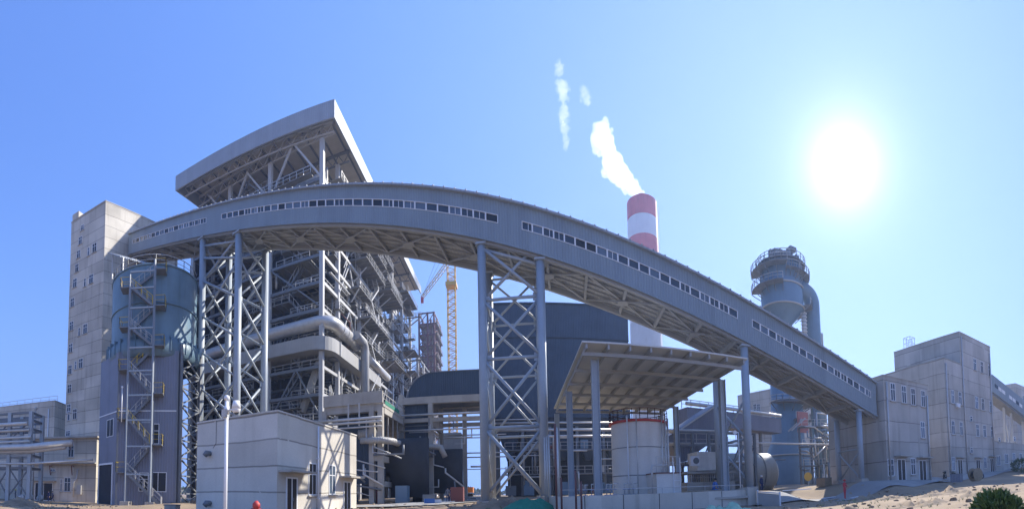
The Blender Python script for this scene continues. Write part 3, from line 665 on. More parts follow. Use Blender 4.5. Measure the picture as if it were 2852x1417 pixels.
pts = [(-26.0,q.y-4.5,z2-.9)]+arc((-26.0,q.y-1.6,z2-2.5), 1.6, math.pi/2, 0, (0,1,0), (0,0,1))+[(-26,q.y,7)]
part('drop_pipe', MB().sweep(pts, .8, 20), M['duct'], BH)
part('insulated_pipe', MB().sweep([(-26.4,72,zt1+1.3),(-26.4,84,zt1+1.0)], .75, 20), M['pipe'], BH)
part('lower_duct', MB().sweep([(-36,88,8.6),(-26,88,8.6),(-22,92,7.2)], 1.9, 24), M['duct'], BH)
# white bent pipes near the top of the right corner
for x, y, h in ((-31.6,58.5,7.0),(-29.4,59.5,4.0)):
    pts = [(x,y,48.5),(x,y,48.5+h-1)]+arc((x+1,y,48.5+h-1), 1, math.pi, 0, (1,0,0), (0,0,1))+[(x+2,y,48.5+h-3)]
    part('vent_pipe', MB().sweep(pts, .32, 12), M['pipe'], BH)
part('catwalk', rail(MB().box(-46,-31,54.9,55.7,49.2,49.4), [(-46,54.95,49.4),(-31,54.95,49.4)], 1.2, 1.6, .05), M['steel'], BH)
# clutter of smaller pipework
for i in range(34):
    x = R.uniform(-55,-29.5); z = R.uniform(9, 54); y = R.uniform(57.5,61.5); L = R.uniform(3, 9); r = R.choice((.10,.14,.2,.3))
    pts = [Vector((x,y,z)), Vector((min(x+L,-29),y,z)), Vector((min(x+L,-29),y,z+R.choice((-1,1))*R.uniform(1.5,5)))]
    part('pipe_run', MB().sweep(pts, r, 8), M['pipe'] if R.random() < .6 else M['steelD'], BH)
for i in range(34):
    y = R.uniform(60,106); z = R.uniform(10, 50); x = R.uniform(-32,-27.2); L = R.uniform(3, 10); r = R.choice((.10,.14,.2,.3))
    pts = [Vector((x,y,z)), Vector((x,y+L,z)), Vector((x,y+L,z+R.choice((-1,1))*R.uniform(2,6)))]
    part('pipe_run', MB().sweep(pts, r, 8), M['pipe'] if R.random() < .7 else M['rust'], BH)
for i in range(8):
    y = 60+i*5.5+R.uniform(-1,1); z = R.choice(LV[3:9]); w_ = R.uniform(1.5,3)
    part('equipment_box', MB().box(-33.5,-33.5+w_,y,y+R.uniform(1.5,3.5),z+.02,z+R.uniform(1.2,3)), M['duct'] if i % 2 else M['boil'], BH)
for i in range(60):      # small galleries, cable trays, hangers, valves stands crowding the bays
    y = R.uniform(57,108); z = R.choice(LV)+R.choice((0,1.5,2.4)); L = R.uniform(2,8); x = R.uniform(-33,-27.6)
    part('cable_tray', MB().box(x,x+.35,y,y+L,z,z+.12), M['steel'] if i % 3 else M['pipe'], BH)
for i in range(80):
    y = R.uniform(57,110); z = R.uniform(9,50); x = R.uniform(-34,-27.8); h = R.uniform(2,7)
    part('hanger', MB().beam((x,y,z),(x+R.uniform(-.1,.1),y,z+h),R.choice((.08,.12,.18))), M['steel'] if i % 2 else M['steelD'], BH)
for i in range(60):
    x = R.uniform(-56,-29); z = R.choice(LV)+R.choice((0,1.5,2.4)); L = R.uniform(2,7); y = R.uniform(56.6,61)
    part('tray_support', MB().box(x,min(x+L,-28.8),y,y+.3,z,z+.12).box(x,x+.1,y,y+.1,z-2,z), M['steel'] if i % 3 == 0 else M['steelD'], BH)
for i in range(40):
    y = R.uniform(58,106); z = R.choice(LV[1:-1]); L = R.uniform(1.6,3.2); x0 = R.uniform(-31,-28.2)
    p = part('small_platform', MB().box(x0,x0+2.2,y,y+L,z+1.9,z+2.0), M['grate'], BH); part('railing', rail(MB(), [(x0,y,z+2),(x0+2.2,y,z+2),(x0+2.2,y+L,z+2)], 1.05, .9, .035), M['steel'], p)
for i in range(24):
    y = R.uniform(60,104); z = R.uniform(12,48); part('brace_rod', MB().beam((-28.3,y,z),(-28.3,y+R.uniform(-6,6),z+4.4),.14), M['steel'], BH)
for z, y0, x0, x1 in ((53.4,55.0,-54.5,-30),(50.6,54.9,-56,-44),(56.4,57.2,-50,-40)):
    p = part('walkway', MB().box(x0,x1,y0,y0+1.0,z-.12,z), M['grate'], BH); part('railing', rail(MB(), [(x0,y0,z),(x1,y0,z)], 1.15, 1.3, .05), M['pipe'], p)
for i in range(36):
    x = R.uniform(-54,-28); y = R.uniform(57,64); z = R.uniform(47,57); L = R.uniform(2,7); r = R.choice((.12,.18,.28))
    pts = [(x,y,z),(min(x+L,-27.5),y,z)] if i % 3 else [(x,y,z-4),(x,y,z),(min(x+L*.4,-27.5),y,z)]
    part('roof_bay_pipe', MB().sweep(pts, r, 8), M['pipe'] if i % 2 else M['steelD'], BH)
for i, y in enumerate((60,66,72,78,84,90,98,106)):
    p = part('eaves_platform', MB().box(-28.9,-26.8,y,y+4.5,55.0-(i%3)*2.2,55.12-(i%3)*2.2), M['grate'], BH); part('railing', rail(MB(), [(-26.8,y,55.1-(i%3)*2.2),(-26.8,y+4.5,55.1-(i%3)*2.2)], 1.1, 1.2, .05), M['pipe'], p)
part('red_beam', MB().box(-29.4,-29.0,63,78,29.0,29.7), M['rust'], BH)
part('funnel_duct', MB().lathe((-36.0,57.5), [(1.1,13.5),(1.0,10.5),(2.2,8.2)], 16), M['pipe'], BH)
part('hopper_leg', MB().beam((-29.5,58,zb1),(-33,58,15.5),.9), M['duct'], BH)
# second, lower frame behind (its own roof) and the red-brown frame under construction
B2 = thing('rear_boiler_frame', 'second open steel frame with walkways, standing behind the great boiler house on its right', 'steel frame', (-20, 120, 1))
def frame(T, xs, ys, z0, zs, w_, m, md, rails=True, brace=.5, seed=1):
    Q = random.Random(seed)
    for x in xs:
        for y in ys: part('column', MB().box(x-w_,x+w_,y-w_,y+w_,z0,zs[-1]), M[m], T)
    for z in zs:
        for y in (ys[0], ys[-1]):
            for a, b in zip(xs, xs[1:]): part('beam', MB().box(a+w_,b-w_,y-w_*.6,y+w_*.6,z-w_*1.6,z-.01), M[md], T)
        for x in (xs[0], xs[-1]):
            for a, b in zip(ys, ys[1:]): part('beam', MB().box(x-w_*.6,x+w_*.6,a+w_,b-w_,z-w_*1.6,z-.01), M[md], T)
        if rails and z != zs[-1]: p = part('platform', MB().box(xs[0],xs[-1]+1.2,ys[0],ys[-1],z+.001,z+.15), M['grate'], T); part('railing', rail(MB(), [(xs[0],ys[0],z+.15),(xs[-1]+1.2,ys[0],z+.15),(xs[-1]+1.2,ys[-1],z+.15)], 1.2, 1.8, .05), M['steel'], p)
    for a, b in zip(zs, zs[1:]):
        for x0, x1 in zip(xs, xs[1:]):
            if Q.random() < brace: part('brace', MB().beam((x0,ys[0],a),(x1,ys[0],b-.3),w_*.8), M[m], T)
        for y0, y1 in zip(ys, ys[1:]):
            if Q.random() < brace: part('brace', MB().beam((xs[-1],y0,a),(xs[-1],y1,b-.3),w_*.8), M[m], T)
frame(B2, [-39,-33,-27.6], [118,126,134,144,154], 1, [9,14,19,24,29,34,39,44], .35, 'steel', 'steelD', seed=4)
part('casing', MB().box(-38,-29,120,150,4,40), M['boil'], B2)
B3 = thing('red_steel_frame', 'narrow red-brown steel frame still under construction, seen between the boiler house and the yellow crane', 'steel frame', (-40, 170, 1))
def ax(px, y): return at_y(px, 1000, y).x
frame(B3, [ax(1168,165), ax(1192,165), ax(1210,165)], [165,172,180], 1, [9+i*(at_y(1190,870,165).z-9)/15 for i in range(16)], .34, 'rust', 'rust', rails=True, brace=.9, seed=9)
# ================================================================ chimney and steam
cb_ = WP(1795, 800, D=190); cR = 42.5/F*190
ztc = ZP(1790, 569, cb_); cx = cb_.xy
ch = thing('chimney', 'tall round chimney banded red and white near the top, steaming, behind the gallery', 'chimney', (cb_.x, cb_.y, 1.5))
def cz(py): return ZP(1790, py, cb_)
bands = [(1.5, cz(905), 'chC'), (cz(905), cz(790), 'chW'), (cz(790), cz(716), 'chW'), (cz(716), cz(674), 'chR'), (cz(674), cz(620), 'chW'), (cz(620), ztc, 'chR')]
def rad(z): return cR*(1.10-.10*z/ztc)
for a, b, m in bands: part('painted_band' if m != 'chC' else 'shaft', MB().lathe(cx, [(rad(a),a),(rad(b),b)], 48), M[m], ch)
part('crown', MB().lathe(cx, [(rad(ztc),ztc),(cR*.42,ztc+.4)], 48), M['chC'], ch)
zf = ZP(1790, 549, cb_); part('flue', MB().lathe(cx, [(cR*.40,ztc),(cR*.40,zf),(cR*.34,zf),(cR*.34,zf-2)], 32), M['chR'], ch)
mb = MB(); p = cx+Vector((rad(60)+.3, -.5)); mb.beam((p.x-.3,p.y,2),(p.x-.3,p.y,ztc),.12); mb.beam((p.x+.4,p.y,2),(p.x+.4,p.y,ztc),.12); part('ladder', mb, M['white'], ch)
def steam_mat(name, dens, an=.35):
    m = bpy.data.materials.new(name); m.use_nodes = True; n = m.node_tree.nodes; l = m.node_tree.links; n.remove(n['Principled BSDF'])
    v = n.new('ShaderNodeVolumePrincipled'); v.inputs['Color'].default_value = (.97,.97,.98,1); v.inputs['Density'].default_value = dens; v.inputs['Anisotropy'].default_value = an
    l.new(v.outputs[0], n['Material Output'].inputs['Volume']); return m
def plume(name, pts, rads, dens, label, seed, lump=.45, sub=3, vox=.38, scatter=0):
    Q = random.Random(seed); bm = bmesh.new(); P = [WP(x, y, D=190) for x, y in pts]
    for i in range(len(P)-1):
        L = (P[i+1]-P[i]).length; n = max(2, int(L/(rads[i]*.45+.3)))
        for j in range(n):
            if scatter and (j//2+i) % 2 == 0 and Q.random() < scatter*2: continue
            t = j/n; c = P[i].lerp(P[i+1], t); r = rads[i]*(1-t)+rads[i+1]*t
            for k in range(11):
                big = k < 3; o = Vector((Q.gauss(0,1),Q.gauss(0,1),Q.gauss(0,1))).normalized()*r*(Q.uniform(0,.35) if big else Q.uniform(.5,.95)); rr = r*(Q.uniform(.5,.7) if big else Q.uniform(.18,.40))
                bmesh.ops.create_icosphere(bm, subdivisions=2, radius=rr, matrix=Matrix.Translation(c+o))
    me = bpy.data.meshes.new(name); bm.to_mesh(me); bm.free(); o = bpy.data.objects.new(name, me); SC.collection.objects.link(o)
    md = o.modifiers.new('r', 'REMESH'); md.mode = 'VOXEL'; md.voxel_size = vox
    for sz, st in ((3.0, .9*lump), (1.2, 1.1*lump), (.5, .7*lump)):
        tx = bpy.data.textures.new(name, 'CLOUDS'); tx.noise_scale = sz; dm = o.modifiers.new('d', 'DISPLACE'); dm.texture = tx; dm.strength = st*2; dm.texture_coords = 'GLOBAL'
    dg = bpy.context.evaluated_depsgraph_get(); m2 = bpy.data.meshes.new_from_object(o.evaluated_get(dg)); o.modifiers.clear(); o.data = m2; m2.materials.clear(); m2.materials.append(steam_mat(name, dens))
    o['label'] = label; o['category'] = 'steam'; return o
plume('steam_plume', [(1795,549),(1770,530),(1740,503),(1712,470),(1695,430),(1680,390),(1668,358)], [1.9,3.6,5.4,6.4,5.6,6.4,7.0], .13, 'dense white steam plume rising and drifting left from the chimney mouth', 3)
plume('steam_wisp', [(1580,412),(1576,390),(1572,352),(1568,320),(1572,290),(1568,250),(1562,215),(1558,170)], [2.8,2.0,3.4,3.0,2.6,3.8,3.0,2.0], .05, 'tall thin ragged wisp of steam high left of the chimney plume', 5, .8, scatter=.35, vox=.3)
plume('steam_wisp', [(1638,292),(1632,272),(1628,255),(1618,240)], [2.2,3.0,2.0,1.4], .045, 'short faint scrap of steam just right of the tall wisp', 8, .8, scatter=.3, vox=.3)
# ================================================================ tower crane
kb = WP(1260, 1000, D=150); KX, KY = kb.x, kb.y; kz = gz(KX, KY)
kr = thing('tower_crane', 'yellow lattice tower crane with its jib lowered to the left, behind the dark curved-roof hall', 'crane', (KX, KY, kz))
hw = 11/F*150
ktop = ZP(1260, 735, kb)
mb = MB()
for a in (-1,1):
    for b in (-1,1): mb.beam((KX+a*hw,KY+b*hw,kz),(KX+a*hw,KY+b*hw,ktop),.28)
nlev = int((ktop-kz)/2.6)
for i in range(nlev):
    z0, z1 = kz+i*2.6, kz+(i+1)*2.6
    for a, b, c, d in ((-1,-1,1,-1),(1,-1,1,1),(1,1,-1,1),(-1,1,-1,-1)):
        mb.beam((KX+a*hw,KY+b*hw,z0),(KX+c*hw,KY+d*hw,(z0+z1)/2),.15).beam((KX+c*hw,KY+d*hw,(z0+z1)/2),(KX+a*hw,KY+b*hw,z1),.15)
        mb.beam((KX+a*hw,KY+b*hw,z0),(KX+c*hw,KY+d*hw,z0),.15)
part('mast', mb, M['crane'], kr)
part('slewing_collar', MB().box(KX-hw*1.4,KX+hw*1.4,KY-hw*1.4,KY+hw*1.4,ZP(1260,800,kb),ZP(1260,790,kb)), M['crane'], kr)
j0 = WP(1250, 728, D=149); j1 = WP(1176, 828, D=146); mb = MB(); dj = (j1-j0).normalized(); a = Vector((dj.z,0,-dj.x)).normalized()*1.0; b = dj.cross(a).normalized()*1.0
C3 = (a, -a*.6+b, -a*.6-b)
for c in C3: mb.beam(j0+c, j1+c*.6, .2)
n = 9
for i in range(n):
    p, q = j0.lerp(j1, i/n), j0.lerp(j1, (i+1)/n); k, k2 = 1-.4*i/n, 1-.4*(i+1)/n
    for u_ in range(3): mb.beam(p+C3[u_]*k, q+C3[(u_+1)%3]*k2, .12)
part('jib', mb, M['crane'], kr)
mb = MB()
for (x, y) in ((1235,712),(1222,705)): mb.beam(WP(x,y,D=149), WP(1178,822,D=146), .09)
part('stay_cables', mb, M['steelD'], kr)
part('jib_tip', MB().beam(j1, up(j1,-2), .9), M['red'], kr)
part('trolley_rope', MB().beam(j1, WP(1174,850,D=146), .06), M['steelD'], kr)
# ================================================================ dark blue filter building
fb = thing('filter_building', 'big dark blue clad box building on hoppers, behind the middle lattice tower', 'building', (9.5, 76, gz(9.5,76)))
fzt = ZP(1740, 862, (21.9,71.7)); fzb = ZP(1560, 1162, (9,71.5)); zse = ZP(1740, 952, (21.9,71.7))
fx0, fx1 = at_y(1371,1000,71.5).x, at_y(1748,900,71.5).x
part('lower_wall', MB().box(fx0,fx1,71.5,92,fzb,zse), M['blue'], fb)
part('upper_wall', MB().box(fx0-.06,fx1+.06,71.44,92.06,zse+.001,fzt), M['blue2'], fb)
part('flashing', MB().box(fx0-.1,fx1+.1,71.36,71.439,zse-.06,zse+.1), M['dark'], fb)
part('roof_edge', MB().box(fx0-.2,fx1+.2,71.2,92.2,fzt+.001,fzt+.25), M['blue'], fb)
part('skirt_beam', MB().box(fx0+.1,fx1-.1,71.6,91,fzb-1.6,fzb-.001), M['dark'], fb)
for i in range(5):
    x0 = fx0+.6+i*(fx1-fx0-1)/5; x1 = x0+(fx1-fx0)/5-.6; xm = (x0+x1)/2
    mb = MB(); mb.hexa([(xm-.5,73.5,fzb-7.5),(xm+.5,73.5,fzb-7.5),(xm+.5,74.5,fzb-7.5),(xm-.5,74.5,fzb-7.5),(x0,72,fzb-1.6),(x1,72,fzb-1.6),(x1,78,fzb-1.6),(x0,78,fzb-1.6)]); part('hopper', mb, M['blue'], fb)
for i in range(6):
    x = fx0+.3+i*(fx1-fx0-.6)/5
    for y in (71.9, 80, 91): part('leg', MB().box(x-.25,x+.25,y-.25,y+.25,gz(x,y)-.3,fzb-1.6), M['steelD'], fb)
part('back_screen', MB().box(fx0+2.2,fx1+8,88,88.5,1,fzb-1.6), M['dark'], fb)
for z in (5.2, 9.4):
    p = part('walkway', MB().box(fx0+2,fx1+6,69.6,71.3,z-.2,z), M['steelD'], fb); part('railing', rail(MB(), [(fx0+2,69.65,z),(fx1+6,69.65,z)], 1.2, 1.4, .05), M['steel'], p)
for z in (2.5,):
    for i in range(7): x = fx0+2+i*3.1; part('machine', MB().box(x,x+1.8,70,71.2,z-1,z+R.uniform(.6,1.6)), M['fgd'] if i % 2 else M['steelD'], fb)
for i in range(26):
    x = R.uniform(fx0+1.5,fx1+7); z0 = R.uniform(1.5,7); h = R.uniform(1.5,6); y = R.uniform(68.2,70.5); L = R.uniform(-3,3)
    part('pipe', MB().sweep([(x,y,z0),(x,y,z0+h),(x+L,y,z0+h)], R.choice((.07,.1,.16)), 8), M['pipe'] if i % 2 else M['steelD'], fb)
for i in range(14):
    x = R.uniform(fx0+2,fx1+5); z = R.choice((1.6,5.3,9.5)); part('machine', MB().box(x,x+R.uniform(.6,1.6),69.8,70.8,z,z+R.uniform(.6,1.5)), (M['fgd'],M['oxide'],M['steel'],M['duct'])[i%4], fb)
# pipes crossing in front of it
for y_, pr, xa, xb, D_, r_ in ((1180,'p',1345,1760,62,.16),(1200,'p',1340,1760,61,.20),(1218,'p',1340,1745,60,.18),(1170,'p',1345,1500,63,.10)):
    a_, b_ = WP(xa, y_, D=D_), at_y(xb, y_, WP(xa, y_, D=D_).y); single('pipeline', MB().sweep([a_, setz(b_, a_.z)], r_, 12), M['pipe'], 'long horizontal %s silver pipe in front of the dark blue filter building' % {1180:'upper',1200:'middle, thickest',1218:'lower',1170:'topmost thin'}[y_], 'pipe', group=None)
# ================================================================ plastered hut in front
hc = WP(772, 1290, D=22.0).xy; hl = Vector((hc.x-6.3, hc.y+.25)); hr_ = Vector((hc.x+.45, hc.y+10.3)); hb = hl+(hr_-hc)
htz = ZP(772, 1146, hc); h0 = gz(*hc)-.5
ht = thing('plastered_hut', 'small flat-roofed pale plastered hut with glazed doors, nearest building left of centre', 'hut', (hc.x, hc.y, gz(*hc)), math.atan2((hc-hl).y, (hc-hl).x))
part('wall', MB().prism([hl, hc, hr_, hb], h0, htz), M['hut'], ht)
part('coping', MB().prism([hl+Vector((-.04,-.04)), hc+Vector((.04,-.04)), hr_+Vector((.04,.04)), hb+Vector((-.04,.04))], htz, htz+.10), M['hut'], ht)
hf, hs = Plane(hl, hc), Plane(hc, hr_)
for x, y, w_, h_ in ((870,1334,.95,2.0),(925,1336,.95,2.0)): u, z = hs.uz(x, y); window(ht, hs, u, z, w_, h_, 0)
gh = gz(*hc)
for x, aw in ((812,1.3),(966,1.2)): u, z = hs.uz(x, 1350); door(ht, hs, u, gh-.1, 1.15, 2.35, True, aw)
u, z = hs.uz(882, 1300); downpipe(ht, hs, u, gh, htz-.2, .06)
for x, y in ((585,1263),(585,1401)):
    u, z = hf.uz(x, y); p, q = hf.pt(u, z, .0), hf.pt(u, z, .30); mb = MB().sweep([p, q, q+Vector((-.12,-.06,-.16))], .16, 16)
    part('vent_cowl', mb, M['steelD'], ht)
u, z = hf.uz(603, 1180); part('cable', MB().beam(hf.pt(u,z+.5,.02), hf.pt(u,z-1.2,.02), .02).beam(hf.pt(u,z-1.2,.02), hf.pt(u-.25,z-1.5,.02), .02), M['steelD'], ht)
# camera pole and hydrant
cq = WP(629, 1300, D=13.5); czt = ZP(629, 1108, cq); g0 = gz(cq.x, cq.y)
cm_ = thing('camera_pole', 'tall white pole with side arm and dome camera in front of the hut', 'camera pole', (cq.x, cq.y, g0))
part('pole', MB().sweep([(cq.x,cq.y,g0-.2),(cq.x,cq.y,czt-.12)], .062, 16), M['white'], cm_)
part('finial', MB().blob((cq.x,cq.y,czt), .10, 12, 8), M['white'], cm_)
za2 = ZP(629, 1143, cq); part('collar', MB().sweep([(cq.x,cq.y,za2-.12),(cq.x,cq.y,za2+.14)], .085, 16), M['white'], cm_)
ce = WP(658, 1143, D=13.3); part('arm', MB().sweep([(cq.x,cq.y,za2),(ce.x,ce.y,za2)], .035, 10), M['white'], cm_)
dm = part('dome_camera', MB().sweep([(ce.x,ce.y,za2+.28),(ce.x,ce.y,za2+.02)], [.11,.16], 16).blob((ce.x,ce.y,za2-.0), .15, 14, 8), M['white'], cm_)
part('lens', MB().blob((ce.x,ce.y,za2-.06), .11, 12, 8), M['glass'], dm)
part('junction_box', MB().box(cq.x-.09,cq.x+.09,cq.y-.16,cq.y-.06,za2-.25,za2+.02), M['steel'], cm_)
hq = WP(714, 1410, D=15.5); g0 = gz(hq.x, hq.y); zh = ZP(714, 1394, hq)
hy = thing('fire_hydrant', 'red fire hydrant in front of the hut', 'hydrant', (hq.x, hq.y, g0))
part('barrel', MB().lathe(hq.xy, [(.16,g0-.1),(.16,g0+.05),(.10,g0+.08),(.10,zh-.28),(.15,zh-.25),(.15,zh-.12),(.05,zh),(.01,zh)], 16), M['red'], hy)
part('outlet_cap', MB().sweep([(hq.x-.22,hq.y,zh-.34),(hq.x+.22,hq.y,zh-.34)], .06, 12), M['red'], hy)
# ================================================================ concrete pipe-bridge frame and dark vaulted hall, centre
fx, fyy = WP(1060, 1300, D=46).xy
y2 = 52.6; x2 = at_y(1119, 1300, y2).x; x3 = at_y(1201, 1300, y2).x; x4 = at_y(1345, 1300, y2).x; x1_ = at_y(905, 1110, fyy).x
def zy(py, px, y): return at_y(px, py, y).z
cf = thing('pipe_bridge', 'grey concrete post-and-beam frame with a walled deck, between the hut and the middle lattice tower', 'concrete frame', (fx, fyy, gz(fx, fyy)))
c_ = M['conc2']; zdt, zdb = zy(1090, 1060, fyy), zy(1123, 1060, fyy)
part('deck_parapet', MB().box(x1_,fx+.4,fyy-.45,fyy-.15,zdb,zdt), c_, cf)
part('deck', MB().box(x1_,fx+.4,fyy-.14,70,zdb-.35,zdb-.01), c_, cf)
part('deck_beam', MB().box(x1_,fx-.31,fyy-.1,fyy+.45,zy(1144,1060,fyy),zdb-.36), c_, cf)
part('side_beam', MB().box(fx-.25,fx+.35,fyy+.46,y2-.31,zy(1144,1060,fyy)-.2,zdb-.36), c_, cf)
for x, y, zt3 in ((fx,fyy+.1,zdb-.36),(x2,y2,zy(1100,1119,y2)),(x3,y2,zy(1105,1201,y2)),(x1_+6,fyy+.1,zdb-.36),(x1_,fyy+.1,zdb-.36),(x3,60.5,zy(1105,1201,y2)),(x3+3.6,60.5,zy(1105,1201,y2)),(x4+1,y2,zy(1105,1201,y2)),(x2,60.5,9)):
    part('column', MB().box(x-.30,x+.30,y-.30,y+.30,gz(x,y)-.5,zt3-.001), c_, cf)
def hb_(xa, xb, y, yt, yb, px=1201, d=.5): part('beam', MB().box(xa+.305,xb-.305,y-.22,y+d-.22,zy(yb,px,y),zy(yt,px,y)), c_, cf)
part('top_beam', MB().box(x2-.4,x4+1.4,y2-.35,y2+.3,zy(1124,1201,y2)+.0,zy(1105,1201,y2)), c_, cf)
hb_(x2, x3, y2, 1164, 1175); hb_(x3, x4+1, y2, 1164, 1175); hb_(x2, x3, y2, 1251, 1268); hb_(x2, x3, y2, 1339, 1355)
hb_(x3, x4+1, 60.5, 1181, 1191); hb_(x3, x4+1, 60.5, 1128, 1140)
part('beam', MB().box(fx-.2,fx+.25,fyy+.45,y2-.31,zy(1285,1060,fyy),zy(1268,1060,fyy)), c_, cf)
part('beam', MB().box(x1_+6.31,fx-.31,fyy-.1,fyy+.4,zy(1285,1000,fyy),zy(1272,1000,fyy)), c_, cf)
part('beam', MB().box(x1_+6.31,fx-.31,fyy-.1,fyy+.4,zy(1357,1000,fyy),zy(1340,1000,fyy)), c_, cf)
part('beam', MB().box(fx-.2,fx+.25,fyy+.45,y2-.31,zy(1355,1060,fyy),zy(1340,1060,fyy)), c_, cf)
part('beam', MB().box(x3-.2,x3+.25,y2+.31,60.19,zy(1185,1201,y2),zy(1160,1201,y2)), c_, cf)
part('wall_and_shade_panel', MB().box(x1_+.4,fx-.4,fyy+3,fyy+3.3,3.2,zdb-.4), M['blue'], cf)  # dark sheet added for the shade in the hollow under the deck
part('wall_and_shade_panel', MB().box(x2+.35,x3-.31,y2+.5,y2+.7,zy(1265,1150,y2),zy(1126,1150,y2)), M['blue'], cf)
part('netting', MB().box(fx+.36,fx+.40,fyy+.6,y2-2.5,zdb-.05,zdb+.45), M['net'], cf)
part('deck_railing', rail(MB(), [(fx+.3,fyy,zdb),(fx+.3,y2,zdb)], 1.2, 1.2, .04), M['steel'], cf)
for y in (46, 48, 50): part('louvre_post', MB().box(fx+.1,fx+.2,y,y+.1,zy(1250,1060,fyy),zy(1146,1060,fyy)), M['steel'], cf)
for x, zt3 in ((x2+2,5.5),(x1_+3,5),(x1_+9,6)): part('machine', MB().box(x,x+1.6,fyy+7,fyy+9,.8,zt3), M['blue'], cf)
part('round_duct', MB().sweep([(x2-2.5,y2+4,zy(1290,1150,y2)),(x3+1.5,y2+4,zy(1290,1150,y2)),(x3+1.5,y2+4,2)], 2.2, 24), M['dark'], cf)
part('round_duct', MB().sweep([(x1_+4,fyy+5.5,zy(1265,1010,fyy)),(fx+2,fyy+5.5,zy(1265,1010,fyy)),(fx+2,fyy+5.5,1.5)], 2.4, 24), M['dark'], cf)
pz_ = zy(1226, 1040, fyy-.9)
part('process_pipe', MB().sweep([(x1_+5,fyy-.9,pz_),(fx+.4,fyy-.9,pz_),(fx+1.4,fyy+.3,pz_-.05),(x2+.9,y2-1.2,zy(1247,1119,y2)),(x2+1.8,y2-.8,zy(1248,1130,y2)),(x3+1.4,y2-.8,zy(1248,1200,y2)),(x3+2.0,y2-.8,zy(1262,1210,y2)-.6)], .36, 16), M['duct'], cf)
part('process_pipe', MB().sweep([(x1_+4,fyy+1.2,zy(1206,1000,fyy)),(fx-1,fyy+1.2,zy(1206,1000,fyy))], .62, 16), M['duct'], cf)
for yy, r in ((1171,.18),(1181,.16),(1194,.10)): part('process_pipe', MB().sweep([(x1_-1.5,fyy-1.0,zy(yy,1000,fyy)),(fx+.5,fyy-1.0,zy(yy,1000,fyy))], r, 12), M['pipe'], cf)
for yy, r in ((1156,.14),(1199,.12)): part('process_pipe', MB().sweep([(x2-.5,y2-.6,zy(yy,1200,y2)),(x4+1,y2-.6,zy(yy,1200,y2))], r, 12), M['pipe'], cf)
for yy, r in ((1213,.09),(1221,.08),(1263,.10),(1275,.10),(1308,.06)): part('process_pipe', MB().sweep([(x3+.4,62,zy(yy,1250,62)),(x4+3,62,zy(yy,1250,62))], r, 10), M['pipe'], cf)
for x in (x1_+3.5, fx-2.2): part('pipe_hanger', MB().box(x-.08,x+.08,fyy-1.05,fyy-.95,zy(1190,1000,fyy),zdb), M['steel'], cf)
for i in range(6): part('valve', MB().blob((x2-.35, y2-.6, zy(1206+i*7,1125,y2)), .13, 8, 6), M['pipe'], cf)
for i in range(26):
    x = R.uniform(x1_+1,x4); y = R.uniform(y2-1.4,y2+.2) if x > fx else R.uniform(fyy-1.1,fyy-.3); z = R.uniform(2.5,11); L = R.uniform(1,4)
    part('small_pipe', MB().sweep([(x,y,z),(x,y,z-R.uniform(.6,2.5)),(x+L,y,z-2.5)] if i % 2 else [(x,y,z),(x+L,y,z),(x+L,y,z+1)], R.choice((.05,.08,.12)), 8), M['pipe'] if i % 3 else M['steelD'], cf)
for i in range(5):
    x = x1_+2+i*3.2; part('machine', MB().box(x,x+1.4,fyy+1.2,fyy+2.4,.8,1.4+R.uniform(.4,1.6)), (M['steelD'],M['oxide'],M['fgd'])[i%3], cf)
vh = thing('vaulted_hall', 'dark navy clad hall with a rounded shoulder on top of the concrete frame', 'hall', (-9, 58, zy(1104,1200,53.2)))
vx0, vx1 = at_y(1137, 1100, 53.2).x, at_y(1362, 1100, 53.2).x; vz0, vz1 = zy(1104.5,1200,53.2), zy(1038,1200,53.2); rr = (vz1-vz0)
poly = [(vx0,vz0+.0)]+[(vx0+rr*1.12-rr*1.12*math.cos(a*math.pi/24), vz0+rr*math.sin(a*math.pi/24)) for a in range(1,13)]+[(vx1-1.2,vz1),(vx1,vz1-1.2),(vx1,vz0)]
mb = MB(); n = len(poly); b = mb.add([(x,53.0,z) for x, z in poly]+[(x,66,z) for x, z in poly]); mb.face(range(b, b+n)); mb.face([b+n+i for i in reversed(range(n))])
for i in range(n): j = (i+1)%n; mb.face((b+i, b+n+i, b+n+j, b+j))
part('cladding', mb, M['blue'], vh)
mb = MB()
for (xa, za3), (xb, zb3) in zip(poly, poly[1:]): mb.beam((xa,52.95,za3),(xb,52.95,zb3),.12)
part('edge_trim', mb, M['steelD'], vh)
# equipment block behind the frame, excavator beyond
eb = thing('dust_hopper_block', 'dark grey hopper and duct block on legs, far behind the concrete frame', 'hopper', (-9, 78, 1.2))
e0, e1 = at_y(1228,1250,76).x, at_y(1284,1250,76).x
part('box_duct', MB().box(e0,e1,76,82,zy(1258,1250,76),zy(1205,1250,76)), M['duct'], eb); part('lower_box', MB().box(e0+.2,e1-.2,76.3,82,zy(1292,1250,76),zy(1258,1250,76)-.01), M['blue'], eb)
mb = MB(); a_, b_, zz0, zz1 = e0, e1, zy(1345,1250,76), zy(1293,1250,76); xm = (a_+b_)/2
mb.hexa([(xm-.5,78,zz0),(xm+.5,78,zz0),(xm+.5,79,zz0),(xm-.5,79,zz0),(a_,76.2,zz1),(b_,76.2,zz1),(b_,82,zz1),(a_,82,zz1)]); part('hopper', mb, M['boil'], eb)
for x in (e0+.2, e1-.2): part('leg', MB().box(x-.25,x+.25,76,76.5,1,zz1), M['steelD'], eb)
eq = WP(1296, 1368, D=95); ez = gz(eq.x, eq.y); X, Y = eq.x, eq.y
ex = thing('excavator', 'orange excavator with raised boom far off between the frame and the lattice tower', 'excavator', (X, Y, ez))
